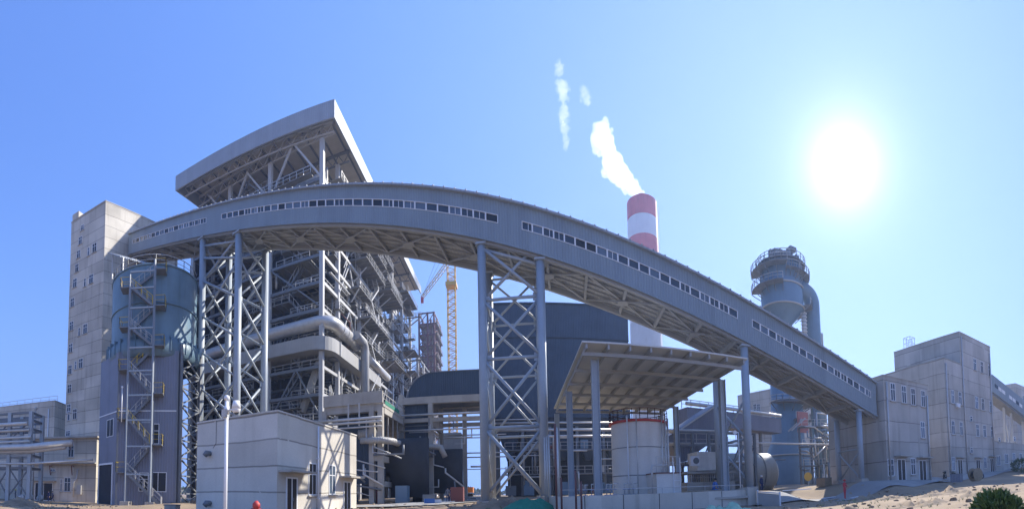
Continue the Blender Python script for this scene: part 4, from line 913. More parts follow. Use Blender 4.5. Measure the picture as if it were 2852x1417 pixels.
for s_ in (-.9, .9): part('track', MB().box(X-1.8,X+1.8,Y+s_-.3,Y+s_+.3,ez,ez+.9), M['rubber'], ex)
part('body', MB().box(X-1.2,X+1.9,Y-1.2,Y+1.2,ez+1.0,ez+2.3), M['orange'], ex); part('cab', MB().box(X-1.2,X+.1,Y-1.21,Y-.2,ez+2.31,ez+3.3), M['glassL'], ex)
part('boom', MB().beam((X-.6,Y,ez+1.8),(X-2.2,Y,ez+5.2),.55), M['orange'], ex); part('arm', MB().beam((X-2.2,Y,ez+5.2),(X-3.6,Y,ez+2.8),.4), M['orange'], ex); part('bucket', MB().hexa([(X-4.0,Y-.5,ez+1.6),(X-3.2,Y-.5,ez+1.9),(X-3.2,Y+.5,ez+1.9),(X-4.0,Y+.5,ez+1.6),(X-4.2,Y-.5,ez+2.7),(X-3.3,Y-.5,ez+2.9),(X-3.3,Y+.5,ez+2.9),(X-4.2,Y+.5,ez+2.7)]), M['orange'], ex)
# ================================================================ open canopy with tank
cn = thing('tank_canopy', 'open-sided canopy with a flat sheet roof on slim steel posts, sheltering the beige tank', 'canopy', (9, 27, gz(9,27)))
cz0 = 9.35
CX0, CX1, CY0, CY1 = 3.75, 13.75, 20.5, 35.0
def cq_(x, y): return cz0+.25-(y-CY0)*.03
mb = MB().hexa([(CX0,CY0,cq_(0,CY0)-.09),(CX1,CY0,cq_(0,CY0)-.09),(CX1,CY1,cq_(0,CY1)-.09),(CX0,CY1,cq_(0,CY1)-.09),(CX0,CY0,cq_(0,CY0)),(CX1,CY0,cq_(0,CY0)),(CX1,CY1,cq_(0,CY1)),(CX0,CY1,cq_(0,CY1))]); 
M['canr'] = mat('canopy_sheet', (.62,.62,.59), .6, var=.2); part('roof_sheet', mb, M['canr'], cn)
for i in range(9): x = CX0+.25+i*(CX1-CX0-.5)/8; part('rafter', MB().beam((x,CY0+.05,cq_(0,CY0)-.24),(x,CY1-.05,cq_(0,CY1)-.24),.10,.28), M['truss'], cn)
for i in range(6): y = CY0+.6+i*(CY1-CY0-1.2)/5; part('purlin', MB().box(CX0+.1,CX1-.1,y-.07,y+.07,cq_(0,y)-.58,cq_(0,y)-.39), M['truss'], cn)
for x, y in ((4.6,21.5),(4.05,27.7),(3.95,34.6),(13.4,23.2),(13.4,31.0),(13.4,34.6)):
    g0 = gz(x,y); part('post', MB().box(x-.20,x+.20,y-.02,y+.02,g0,cq_(0,y)-.62).box(x-.20,x-.17,y-.17,y+.17,g0,cq_(0,y)-.62).box(x+.17,x+.20,y-.17,y+.17,g0,cq_(0,y)-.62), M['col'], cn)
tk = WP(1781, 1280, D=29.2); tR = 77/F*29.2; tg = gz(tk.x, tk.y); tt = ZP(1781, 1168, tk.xy-tk.xy.normalized()*tR)
ta = thing('storage_tank', 'upright beige cylindrical tank with a red rim railing under the canopy', 'tank', (tk.x, tk.y, tg))
part('shell', MB().lathe(tk.xy, [(tR,tg-.3),(tR,tt)], 48), M['tank'], ta); part('roof', MB().lathe(tk.xy, [(tR,tt),(.01,tt+.35)], 48), M['tank'], ta)
for k in (.33, .67): part('weld_band', MB().ring(tk.xy, tR, tg+(tt-tg)*k, .02, .05, 48), M['steelD'], ta)
part('rim', MB().ring(tk.xy, tR, tt-.1, .16, .14, 48), M['red'], ta)
part('rim_railing', rail(MB(), [(tk.x+(tR+.1)*math.cos(a*math.pi/12), tk.y+(tR+.1)*math.sin(a*math.pi/12), tt+.04) for a in range(25)], .75, .9, .025), M['rust'], ta)
for a_, r_, m_ in ((-2.25,.05,'white'),(-1.95,.035,'pipe'),(-1.05,.05,'pipe'),(-.85,.06,'pipe'),(-.65,.05,'pipe'),(-.5,.04,'pipe')):
    p = tk.xy+Vector((math.cos(a_), math.sin(a_)))*(tR+.15); part('standpipe', MB().sweep([(p.x,p.y,tg),(p.x,p.y,tt+.3)], r_, 10), M[m_], ta)
# basin wall
bw = thing('basin_wall', 'low pale concrete containment wall round the tank canopy', 'wall', (8, 20.5, gz(8,20.5)))
w0 = Vector((2.15, 20.0)); w1 = WP(2078, 1380, D=25.6).xy; wz = 1.55
wp_ = Plane(w0, w1)
part('front_wall', MB().rbox(w0, wp_.h, 0, wp_.L, 0, .22, 0, wz), M['conc'], bw)
part('side_wall', MB().box(w0.x,w0.x+.22,w0.y+.26,36,0,wz-.004), M['conc'], bw)
part('end_block', MB().rbox(w1, wp_.h, .003, .75, -.15, .7, 0, wz+.12), M['conc'], bw)
part('end_wall', MB().rbox(w1, wp_.h, .1, .32, .71, 9, 0.4, wz+.05), M['conc'], bw)
part('basin_floor', MB().box(2.4,13.9,21.2,36,1.05,1.18), M['conc2'], bw)
for i in range(5): c0_ = wp_.pt(wp_.L*(i+.7)/5.6, 0, .004); part('joint', MB().rbox(c0_, wp_.h, -.02, .02, 0, .02, .3, wz-.01), M['dark'], bw)
part('wall_railing', rail(MB(), [setz(wp_.pt(.3,0,-.1),wz), setz(wp_.pt(wp_.L-.2,0,-.1),wz)], .32, 2.6, .02, False), M['steel'], bw)
# steps and platform box by the tank
sb_ = WP(1862, 1340, D=25.8); 
bx = thing('valve_chamber', 'square concrete chamber with railed stair and pipes at the right foot of the beige tank', 'chamber', (sb_.x, sb_.y, gz(sb_.x, sb_.y)))
zt4 = ZP(1862, 1318, sb_); part('chamber', MB().box(sb_.x-.8,sb_.x+.85,sb_.y,sb_.y+2,1.0,zt4), M['tank'], bx); part('lid', MB().box(sb_.x-.86,sb_.x+.91,sb_.y-.06,sb_.y+2.06,zt4,zt4+.07), M['rust'], bx)
part('railing', rail(MB(), [(sb_.x-.8,sb_.y,zt4+.07),(sb_.x+.85,sb_.y,zt4+.07)], 1.0, .55, .022), M['steel'], bx)
part('ladder', MB().box(sb_.x+.3,sb_.x+.34,sb_.y-.1,sb_.y-.06,1,zt4+1).box(sb_.x+.76,sb_.x+.80,sb_.y-.1,sb_.y-.06,1,zt4+1).box(sb_.x+.34,sb_.x+.76,sb_.y-.1,sb_.y-.07,1.5,1.53).box(sb_.x+.34,sb_.x+.76,sb_.y-.1,sb_.y-.07,1.9,1.93).box(sb_.x+.34,sb_.x+.76,sb_.y-.1,sb_.y-.07,2.3,2.33), M['white'], bx)
part('pipe', MB().sweep([(sb_.x-1.2,sb_.y-.3,1.2),(sb_.x-1.2,sb_.y-.3,zt4+.5),(sb_.x-.2,sb_.y-.3,zt4+.5)], .06, 10), M['pipe'], bx)
for i, (px, c) in enumerate(((1648,'blue'),(1690,'blue'),(1700,'blue'),(1712,'blue'),(1740,'fgd'),(1752,'fgd'),(1765,'fgd'),(1615,'rust'),(1630,'bluep'))):
    q = WP(px, 1375, D=24.5+(i%3)*.8); o_ = (q.x, q.y, 1.18); t_ = thing('pump', ['small blue valve pump left of the beige tank','blue-handled pump at the tank foot, second','blue-handled pump at the tank foot, third','blue-handled pump closest to the left side of the tank','green pump in front of the tank, first of three','green pump in front of the tank, middle of three','green pump in front of the tank, last of three','red-brown pump by the front canopy post','bright blue pump box between the two front posts'][i], 'pump', o_, 0, 'pumps in the tank basin')
    part('body', MB().box(q.x-.14,q.x+.14,q.y-.12,q.y+.12,1.18,1.55), M['bluep'] if c.startswith('blue') else M[c], t_); part('riser', MB().sweep([(q.x,q.y,1.55),(q.x,q.y,2.2),(q.x+.2,q.y,2.2)], .03, 8), M['pipe'], t_); part('handwheel', MB().ring((q.x,q.y), .09, 1.85, .03, .03, 12), M['bluep'], t_)
# red-brown and white thin posts by the wall corner
for i, (px, D_, yt, m_) in enumerate(((1548,19,1180,'rust'),(1562,19.3,1330,'rust'),(1602,19.5,1310,'rust'),(1617,19.5,1340,'rust'),(1554,21,1190,'pipe'),(1530,24,1210,'pipe'),(1524,24,1215,'pipe'),(1518,24,1218,'pipe'))):
    q = WP(px, 1300, D=D_); single('standing_pipe', MB().sweep([(q.x,q.y,gz(q.x,q.y)-.1),(q.x,q.y,ZP(px,yt,q))], .05, 8), M[m_], ['tallest thin red-brown pipe at the left corner of the basin wall','short red-brown post just left of the wall corner','red-brown post before the front canopy post','shortest red-brown post before the front canopy post','pale pipe rising beside the tall red-brown pipe','rightmost of three pale pipes left of the canopy','middle one of three pale pipes left of the canopy','leftmost of three pale pipes left of the canopy'][i], 'pipe', group='thin standing pipes beside the basin wall')
# ================================================================ plant between canopy and tower (right of centre)
ic0, ic1 = WP(1862, 1258, D=44), WP(1992, 1168, D=47)
ic = thing('inclined_conveyor_housing', 'dark sloping conveyor housing climbing behind the right canopy posts', 'conveyor', (ic0.x, ic0.y, gz(ic0.x, ic0.y)))
part('housing', MB().beam(ic0, ic1, 3.0, 3.2), M['clad'], ic); part('roof_edge', MB().beam(up(ic0,1.75), up(ic1,1.75), 3.3, .15), M['steel'], ic)
for k in (.15, .55, .95): p = ic0.lerp(ic1, k); part('trestle', MB().beam((p.x,p.y,gz(p.x,p.y)), up(p,-1.7), .4), M['steelD'], ic)
hd = thing('flue_duct', 'long dark horizontal duct with walkway on posts, left of the round teal tower', 'duct', (25, 46, 1.6))
q0, q1 = WP(1900, 1175, D=52), WP(2160, 1175, D=64); zq = ZP(2060, 1175, (q0+q1)/2)
part('duct', MB().beam(setz(q0,zq), setz(q1,zq), 2.4, 2.2), M['clad'], hd)
part('railing', rail(MB(), [setz(q0,zq+1.15), setz(q1,zq+1.15)], 1.2, 1.5, .05), M['steel'], hd)
part('pipe', MB().sweep([setz(q0,zq+1.5)+Vector((0,-1.4,0)), setz(q1,zq+1.5)+Vector((0,-1.4,0))], .25, 12), M['pipe'], hd)
for k in (.05,.3,.55,.8): p = q0.lerp(q1, k); part('post', MB().box(p.x-.2,p.x+.2,p.y-.2,p.y+.2,1,zq-1.2), M['steelD'], hd)
p0, p1 = WP(1965, 1320, D=46), WP(2135, 1320, D=50)
hz_ = thing('horizontal_vessel', 'big olive-grey vessel lying on saddles behind the thick round columns', 'vessel', (p0.x, p0.y, gz(p0.x, p0.y)))
M['oliv'] = mat('vessel_olive', (.36,.36,.33), .6, var=.3, streak=.3); zc_ = ZP(2050, 1318, (p0+p1)/2); hr2 = ZP(2050,1262,(p0+p1)/2)-zc_
dx_ = (p1-p0).xy.normalized().to_3d(); A0, A1 = setz(p0,zc_), setz(p1,zc_)
part('shell', MB().sweep([A0-dx_*.9, A0-dx_*.6, A0, A1, A1+dx_*.6, A1+dx_*.9], [hr2*.35,hr2*.75,hr2,hr2,hr2*.75,hr2*.35], 32), M['oliv'], hz_)
for k in (.2,.5,.8): p = A0.lerp(A1, k); part('hoop', MB().sweep([p, p+dx_*.15], hr2+.05, 32), M['steelD'], hz_); part('saddle', MB().rbox(p, 0, -.2, .2, -1.2, 1.2, 1.0, zc_-hr2*.7), M['conc2'], hz_)
ac = WP(1958, 1282, D=38); g0 = gz(ac.x, ac.y); zc2 = ac.z
cb2 = thing('equipment_cabin', 'pale equipment cabin on a railed concrete plinth behind the canopy', 'cabin', (ac.x, ac.y+1.5, g0))
part('cabin', MB().box(ac.x-.2,ac.x+3.2,ac.y+.8,ac.y+3,zc2-.9,zc2+.9), M['tank'], cb2); part('plinth', MB().box(ac.x-1.6,ac.x+3.6,ac.y+.3,ac.y+4,g0-.3,zc2-2.0), M['conc2'], cb2)
part('deck', MB().box(ac.x-1.6,ac.x+3.6,ac.y+.3,ac.y+4,zc2-1.2,zc2-1.0), M['conc2'], cb2); part('railing', rail(MB(), [(ac.x-1.5,ac.y+.35,zc2-2.0),(ac.x+3.5,ac.y+.35,zc2-2.0)], .85, .22, .02), M['steel'], cb2)
au = thing('air_conditioner', 'white outdoor air-conditioning unit with a round fan beside the pale cabin', 'air conditioner', (ac.x-.6, ac.y, zc2-.9))
part('case', MB().box(ac.x-1.1,ac.x-.22,ac.y+.35,ac.y+.75,zc2-.45,zc2+.45), M['white'], au)
f_ = MB().sweep([(ac.x-.55,ac.y+.30,zc2),(ac.x-.55,ac.y+.349,zc2)], .30, 20); part('fan_grille', f_, M['steelD'], au)
fb2 = WP(2118, 1100, D=105); fz2 = ZP(2130, 1078, fb2); bb = thing('distant_block', 'pale concrete block with two small windows, far behind the round teal tower', 'building', (fb2.x, fb2.y, 2))
fl_ = Plane(WP(2070, 1100, D=112), WP(2200, 1100, D=104)); part('wall', MB().rbox(fl_.a, fl_.h, -2, fl_.L, 0, 12, 1, fz2), M['concr'], bb)
for x in (2103, 2112): u, z = fl_.uz(x, 1135); window(bb, fl_, u, z, 1.2, 2.0, 0)
# pipe rack filling the yard between canopy and tower
pr = thing('pipe_rack', 'tangle of steel pipe racking with walkways behind the canopy and thick columns', 'pipe rack', (20, 42, 1.5))
ra, rb_ = WP(1880, 1200, D=40).xy, WP(2100, 1200, D=44).xy; pk = Plane(ra, rb_)
for i in range(6):
    u = pk.L*i/5
    for o in (0, -3): p = pk.pt(u, 0, o); part('post', MB().rbox(p, pk.h, -.13, .13, -.13, .13, gz(p.x,p.y)-.1, 7.5), M['steelD'], pr)
for z in (4.2, 6.2, 7.5):
    part('rack_beam', MB().rbox(ra, pk.h, 0, pk.L, -.18, -.14, z-.2, z), M['steelD'], pr)
    for k in range(4): part('pipe', MB().sweep([setz(pk.pt(-.5,0,-.6-k*.6),z+.2), setz(pk.pt(pk.L*R.uniform(.5,1.05),0,-.6-k*.6),z+.2)], R.choice((.07,.12,.18)), 10), M['pipe'], pr)
part('railing', rail(MB(), [setz(pk.pt(0,0,0),6.2), setz(pk.pt(pk.L,0,0),6.2)], 1.1, 1.1, .03), M['steel'], pr)
for i in range(5): part('diagonal', MB().beam(pk.pt(pk.L*i/5, 1.9, -.3), pk.pt(pk.L*(i+1)/5, 6.0, -.3), .1), M['steelD'], pr)
# long pipe in front of the tower
wq0, wq1 = WP(2080, 1233, D=52), WP(2335, 1240, D=60); single('crossing_pipe', MB().sweep([wq0, setz(wq1, wq0.z)], .12, 10), M['pipe'], 'thin silver pipe crossing level in front of the round teal tower', 'pipe')
# ================================================================ round absorber tower
fc = WP(2190, 1100, D=84); FD = fc.xy.length
def fzz(py, px=2185): return ZP(px, py, fc)
def fr_(w): return w/2/F*FD
ft = thing('absorber_tower', 'round teal-blue scrubber tower with ringed walkways and a tall side duct', 'tower', (fc.x, fc.y, gz(fc.x, fc.y)))
ct = fc.xy
part('upper_shell', MB().lathe(ct, [(fr_(119),fzz(865)),(fr_(119),fzz(748)),(fr_(105),fzz(742)),(.1,fzz(738))], 48), M['fgd'], ft)
part('cone', MB().lathe(ct, [(fr_(34),fzz(935)),(fr_(34),fzz(915)),(fr_(119),fzz(866))], 48), M['fgd'], ft)
part('waist', MB().lathe(ct, [(fr_(44),fzz(1075)),(fr_(34),fzz(936))], 32), M['fgd'], ft)
part('lower_shell', MB().lathe(ct, [(fr_(124),0.5),(fr_(124),fzz(1262)),(fr_(92),fzz(1225)),(fr_(88),fzz(1066)),(fr_(40),fzz(1040))], 48), M['fgd'], ft)
for py, w_ in ((810,121),(866,122),(1270,126),(1120,92),(917,38)): part('hoop', MB().ring(ct, fr_(w_)-.05, fzz(py)-.12, .25, .24, 48), M['steel'], ft)
def ringwalk(z, r0, r1, a0, a1, n=14):
    mb = MB(); P0 = [Vector((ct.x+r0*math.cos(a0+(a1-a0)*i/n), ct.y+r0*math.sin(a0+(a1-a0)*i/n), z)) for i in range(n+1)]; P1 = [Vector((ct.x+r1*math.cos(a0+(a1-a0)*i/n), ct.y+r1*math.sin(a0+(a1-a0)*i/n), z)) for i in range(n+1)]
    for i in range(n): mb.hexa([up(P0[i],-.15),up(P1[i],-.15),up(P1[i+1],-.15),up(P0[i+1],-.15),P0[i],P1[i],P1[i+1],P0[i+1]])
    for i in range(0, n+1, 2): mb.beam(up(P1[i],-.2), up(P0[i],-1.6), .12)
    p = part('ring_walkway', mb, M['steelD'], ft); part('railing', rail(MB(), P1, 1.25, 1.6, .055), M['steel'], p)
r_ = fr_(119)
ringwalk(fzz(746), r_*.2, r_+.7, 0, 2*math.pi, 28); ringwalk(fzz(765), r_, r_+1.9, math.pi*.75, math.pi*1.35, 10); ringwalk(fzz(780), r_, r_+1.5, math.pi*1.5, math.pi*2.1, 10); ringwalk(fzz(815), r_, r_+1.9, math.pi*.8, math.pi*1.3, 10); ringwalk(fzz(775), r_, r_+1.0, math.pi*1.35, math.pi*1.6, 8)
ringwalk(fzz(862), r_, r_+1.8, math.pi*1.65, math.pi*2.2, 10); ringwalk(fzz(1130), fr_(92), fr_(92)+2.2, math.pi*1.1, math.pi*2.1, 14); ringwalk(fzz(1175), fr_(90), fr_(90)+1.6, math.pi*1.4, math.pi*2.2, 12)
for i in range(9):
    a = math.pi*(1.1+.09*i); z = fzz(745)+R.uniform(.2,1.5); x, y = ct.x+r_*.75*math.cos(a), ct.y+r_*.75*math.sin(a); part('roof_equipment', MB().box(x-.5,x+.5,y-.4,y+.4,fzz(745),z+.8), M['steelD'], ft)
x, y = ct.x+.6, ct.y-3; part('roof_hoist', MB().box(x-.8,x+.8,y-.6,y+.6,fzz(716),fzz(706)).box(x-.1,x+.1,y-.1,y+.1,fzz(745),fzz(716)-.001), M['steelD'], ft)
# side duct with its elbow at the head
dq = WP(2268, 1000, D=86.5); er = fr_(44)
zel = ZP(2262, 800, dq)
pts = [(ct.x+r_*.5,ct.y+1.5,zel-1.2)]+[(dq.x-2.6+2.6*math.sin(a*math.pi/14), dq.y, zel-3.9+2.6*math.cos(a*math.pi/14)) for a in range(0,8)]+[(dq.x,dq.y,zel-8),(dq.x+.9,dq.y,2.0)]
part('side_duct', MB().sweep(pts, er, 28), M['fgd'], ft)
part('ladder_cage', MB().sweep([(dq.x-3.4,dq.y-1,fzz(880)),(dq.x-3.4,dq.y-1,fzz(950))], .5, 8), M['steel'], ft)
for i in range(8): z = fzz(880)-(fzz(880)-fzz(950))*i/7; part('cage_hoop', MB().ring((dq.x-3.4,dq.y-1), .55, z, .12, .12, 10), M['white'], ft)
xx = WP(2309, 950, D=86).x; part('outer_pipe', MB().sweep([(dq.x+1,dq.y,ZP(2309,918,dq)-.6),(xx,dq.y,ZP(2309,918,dq)-.6),(xx+.3,dq.y,2)], .55, 14), M['steel'], ft)
p = WP(2238, 1170, D=78); part('red_panel', MB().box(p.x-1.4,p.x+1.2,p.y,p.y+.3,p.z-2.4,p.z+1.6), mat('faded_red', (.45,.20,.18), .8, var=.4), ft)
for k, (px, py) in enumerate(((2232,1340),(2135,1330),(2160,1310),(2275,1180),(2290,1210),(2300,1240),(2268,1150))):
    a_ = WP(px, py, D=74); part('pipe_run', MB().sweep([(a_.x,a_.y,1.5),(a_.x,a_.y,a_.z+2),(a_.x+2.4,a_.y,a_.z+2)], .14, 10), M['pipe'] if k % 2 else M['steelD'], ft)
part('stair', (lambda mb: (stair(mb, WP(2200,1200,D=77), WP(2238,1165,D=77), 1.0, (0,1,0)), mb)[1])(MB()), M['steel'], ft)
for i in range(40):
    a_ = WP(R.uniform(2225,2330), R.uniform(1180,1330), D=R.uniform(66,76)); L = R.uniform(1.5,5)
    part('pipe_run', MB().sweep([a_, up(a_,-R.uniform(1,6)) if i % 2 else a_+Vector((L*.5,0,0)), (a_+Vector((L,0,-R.uniform(0,2))))], R.choice((.08,.12,.2)), 8), (M['pipe'],M['steelD'],M['fgd'])[i%3], ft)
for z in (5.0, 8.5, 12.0):
    a_, b_ = WP(2228, 1300, D=72), WP(2332, 1300, D=74); p = part('service_deck', MB().beam(setz(a_,z), setz(b_,z), 2.0, .2), M['steelD'], ft); part('railing', rail(MB(), [setz(a_,z+.1)+Vector((0,-1,0)), setz(b_,z+.1)+Vector((0,-1,0))], 1.1, 1.2, .045), M['steel'], p)
for x in (2230, 2262, 2296, 2330): a_ = WP(x, 1300, D=73); part('deck_post', MB().box(a_.x-.15,a_.x+.15,a_.y-.15,a_.y+.15,1,12), M['steelD'], ft)
mk = thing('round_marker_board', 'bright orange disc-shaped board at the foot of the teal tower', 'sign', tuple(WP(2251, 1370, D=66)))
p = WP(2251, 1327, D=66); part('disc', MB().sweep([p, p+Vector((0.02,.08,0))], .72, 20), mat('orange_disc', (.75,.42,.04), .5), mk); part('post', MB().beam(setz(p, gz(p.x,p.y)), setz(p, p.z-.7), .12), M['steel'], mk)
# ================================================================ right-hand concrete buildings
def rc(x, y, ref=1150): return x+.14*(ref-y)
RH = math.radians(-7)
a0 = WP(2466, 1190, D=41.6).xy; dA = Vector((math.cos(RH), math.sin(RH)))
def along(o, px, py=1190):   # point on the facade line through o seen at that column
    r = ray(px, py); n = Vector((dA.y, -dA.x)); k = o.dot(n)/(r.x*n.x+r.y*n.y); return Vector((r.x*k, r.y*k))
a1 = along(a0, 2588); m0 = WP(2637, 1180, D=58).xy; t0_ = along(m0, 2684); t1_ = along(m0, 2768)
nA = Vector((-dA.y, dA.x))
za = ZP(2462, 1046, a0); zmid = ZP(2625, 998, m0); ztall = ZP(2665, 925, t0_)
def block(name, label, p, q, dep, z, holes=None):
    T = thing(name, label, 'building', (p.x, p.y, gz(p.x, p.y)), RH)
    P = [p, q, q+nA*dep, p+nA*dep]; part('wall', MB().prism(P, gz(*p)-1.2, z), M['concr'], T); part('coping', MB().prism([P[0]-dA*.06-nA*.06, P[1]+dA*.06-nA*.06, P[2]+dA*.06+nA*.06, P[3]-dA*.06+nA*.06], z, z+.12), M['conc2'], T)
    return T, Plane(p, q)
BA, pa = block('concrete_block', 'low concrete block that the right end of the gallery runs into, with tall narrow windows', a0, a1, 9.5, za)
BM, pm = block('concrete_block', 'middle-height concrete block stepped in front of the tallest block at the right', m0, t0_-dA*.004, 12.5, zmid)
BT, pt_ = block('concrete_block', 'tallest concrete block at the right with windows on every floor', t0_, t1_, 13.5, ztall)
def o6(x, y): return 2100+x*.5912, 660+y*.5914
def put(T, pl, lst):
    for x, y, w_, h_, k in lst:
        px, py = o6(x, y); u, z = pl.uz(rc(px, py), py); u = max(w_/2+.1, min(pl.L-w_/2-.1, u)); window(T, pl, u, z, w_, h_, k)
put(BA, pa, [(640,730,.75,1.9,0),(694,741,.75,1.9,0),(739,752,.75,1.9,0),(787,761,.75,1.9,0),(806,908,.75,1.9,0),(677,1085,.9,1.8,0),(785,1080,.8,1.8,0)])
put(BM, pm, [(925,752,.8,2.0,0),(962,760,.8,2.0,0),(948,897,.8,2.0,0),(987,901,.8,2.0,0),(973,1068,.8,2.0,0)])
put(BT, pt_, [(1008,600,.9,1.9,0),(1043,613,.9,1.9,0),(1082,631,.9,1.9,0),(1042,780,.9,2,0),(1073,788,.9,2,0),(1112,799,.9,2,0),(1065,911,.9,2,0),(1098,914,.9,2,0),(1134,918,.9,2,0),(1027,856,.7,.9,1),(1050,1004,.7,.9,1),(1122,1062,.9,1.9,0)])
for T, pl, xs in ((BA, pa, (735,835)), (BM, pm, (1012,)), (BT, pt_, (1097,1162))):
    for x in xs:
        px, py = o6(x, 1110); u, z = pl.uz(rc(px, py), py); u = max(1, min(pl.L-1, u)); q = pl.pt(u, 0); door(T, pl, u, gz(q.x, q.y)-.1, 1.3, 2.4, True)
for T, pl, u, z in ((BA,pa,.35,za-.6),(BA,pa,pa.L-.3,za-1.2),(BM,pm,.3,zmid-.6),(BT,pt_,.35,ztall-.6),(BT,pt_,pt_.L-.5,ztall-1.2)): q = pl.pt(u,0); downpipe(T, pl, u, gz(q.x,q.y), z, .09, 'pipe')
lad = t0_+nA*11.5+dA*.4; part('roof_hatch', rail(MB(), [setz(lad, ztall+.12), setz(lad+dA*1.2, ztall+.12), setz(lad+dA*1.2-nA*1.4, ztall+.12), setz(lad-nA*1.4, ztall+.12), setz(lad, ztall+.12)], 1.9, .6, .03), M['steel'], BT)
q = pm.pt(pm.L*.62, ZP(*o6(970,793), pm.pt(pm.L*.62,0)), .0); part('air_conditioner', MB().rbox(q, RH, -.4, .4, -.45, -.05, q.z-.3, q.z+.3), M['white'], BM)
q = pt_.pt(2.4, 0, -.0)
part('wall_panel_line', MB().rbox(pm.pt(.9,0), RH, 0, .05, -.015, -.002, 8, zmid-1.5), M['dark'], BM)
# ground-hugging annex further right and the second gallery
an0, an1 = t1_+nA*.5+dA*.05, t1_+nA*.5+dA*24
BZ, pzz = block('long_annex', 'long low concrete annex with square window openings right of the tallest block', an0, an1, 9, ZP(2790, 1228, an0))
for i in range(7):
    u = 2+i*3.1; q = pzz.pt(u,0); window(BZ, pzz, u, gz(q.x,q.y)+2.0, 1.3, 1.8, 2)
    if i % 2 == 0: window(BZ, pzz, u+.6, gz(q.x,q.y)+5.6, .8, .9, 1)
s0, s1 = WP(2740, 1065, D=84), WP(2905, 1192, D=96)
g2 = thing('second_gallery', 'lower blue-grey conveyor gallery with a white-framed window band at the far right edge', 'conveyor gallery', (s0.x, s0.y, gz(s0.x, s0.y)))
part('housing', MB().beam(s0, s1, 3.6, 3.2), M['gal'], g2)
dn = (s1-s0); dn.z = 0; dn.normalize(); sd = Vector((dn.y, -dn.x, 0))
if sd.y > 0: sd = -sd
for i in range(16):
    p = s0.lerp(s1, .08+i*.056)+sd*1.83; q = s0.lerp(s1, .08+i*.056+.048)+sd*1.83
    if i % 5 == 3: continue
    mb = MB(); mb.hexa([up(p,-.45), up(q,-.45), up(q+sd*-.06,-.45), up(p+sd*-.06,-.45), up(p,.25), up(q,.25), up(q-sd*.06,.25), up(p-sd*.06,.25)]); part('window', mb, M['white'] if i % 3 else M['glass'], g2)
part('bottom_truss', MB().beam(up(s0,-2.0), up(s1,-2.0), 3.2, .5), M['steelD'], g2)
for k in (.30,.42,.62,.8): p = s0.lerp(s1, k); part('trestle_leg', MB().beam((p.x,p.y,gz(p.x,p.y)), up(p,-2.2), .5), M['steel'], g2)
for ka, kb2 in ((.30,.42),(.62,.8)): a_, b_ = s0.lerp(s1,ka), s0.lerp(s1,kb2); part('brace', MB().beam(setz(a_,3.5), up(b_,-2.4), .28), M['steel'], g2); part('brace', MB().beam(setz(b_,3.5), up(a_,-2.4), .28), M['steel'], g2)
f0 = WP(2828, 1070, D=115).xy; BF, pf_ = block('far_block', 'square concrete block standing beyond the second gallery at the right edge', f0, f0+dA*16, 12, ZP(2828, 1068, f0)); put(BF, pf_, [(1262,760,1.4,1.8,2)])
f1 = WP(2782, 1100, D=120).xy; ds_ = thing('distant_shed', 'dark clad shed between the tallest block and the far block', 'shed', (f1.x, f1.y, 3)); part('wall', MB().rbox(f1, RH, 0, 13, 0, 10, 1, ZP(2800, 1095, f1)), M['clad'], ds_)
# ================================================================ left pipe rack
pa0, pb0 = WP(-20, 1300, D=54).xy, WP(88, 1300, D=51).xy; pq = Plane(pa0, pb0)
lr2 = thing('left_pipe_rack', 'grey steel pipe rack carrying silver insulated pipes at the left edge', 'pipe rack', (pa0.x, pa0.y, gz(*pa0)), pq.h)
zr = lambda y: ZP(45, y, pq.pt(pq.L*.6,0))
for u in (pq.L*.42, pq.L*.95):
    for o in (0, -3.2): q = pq.pt(u,0,o); part('post', MB().rbox(q, pq.h, -.24, .24, -.24, .24, gz(q.x,q.y)-.3, zr(1148)), M['col'], lr2)
for y in (1148, 1168, 1192, 1226, 1265, 1300):
    for o in (0, -3.2): part('beam', MB().rbox(pq.a, pq.h, -2, pq.L*.95-.25, -o-.12, -o+.12, zr(y)-.28, zr(y)), M['col'] if y % 4 else M['steelD'], lr2)
    part('cross_tie', MB().rbox(pq.a, pq.h, pq.L*.95-.1, pq.L*.95+.1, .26, 2.9, zr(y)-.28, zr(y)), M['steelD'], lr2)
for i, (y, r, L_) in enumerate(((1220,.2,1.05),(1232,.16,1.1),(1248,.42,1.95),(1258,.3,1.8),(1292,.14,2.4),(1184,.25,.95),(1200,.18,.95))):
    a_, b_ = pq.pt(-2, zr(y), .4+.25*(i%3)), pq.pt(pq.L*min(L_,1.0), zr(y), .4+.25*(i%3)); e_ = pq.pt(pq.L*L_, zr(y)+(.5 if L_ > 1.4 else 0), .2)
    part('insulated_pipe', MB().sweep([a_, b_, e_] if L_ > 1.15 else [a_, b_], r, 14), M['pipe'], lr2)
for u0, u1 in ((.0,.42),(.42,.95)):
    part('brace', MB().beam(pq.pt(pq.L*u0, zr(1385)), pq.pt(pq.L*u1, zr(1302)), .16), M['steelD'], lr2); part('brace', MB().beam(pq.pt(pq.L*u1, zr(1385)), pq.pt(pq.L*u0, zr(1302)), .16), M['steelD'], lr2)
    part('brace', MB().beam(pq.pt(pq.L*u0, zr(1225)), pq.pt(pq.L*u1, zr(1172)), .14), M['steelD'], lr2)
part('railing', rail(MB(), [pq.pt(-2,zr(1222),0), pq.pt(pq.L*.95,zr(1222),0)], .9, 1.0, .03), M['steel'], lr2)
q = WP(98, 1180, D=58); single('light_pole', MB().sweep([(q.x,q.y,gz(q.x,q.y)),(q.x,q.y,ZP(98,1138,q))], .12, 8).blob((q.x,q.y,ZP(98,1138,q)), .28, 8, 6), M['steel'], 'thin round-topped lamp pole beside the left pipe rack', 'lamp pole')
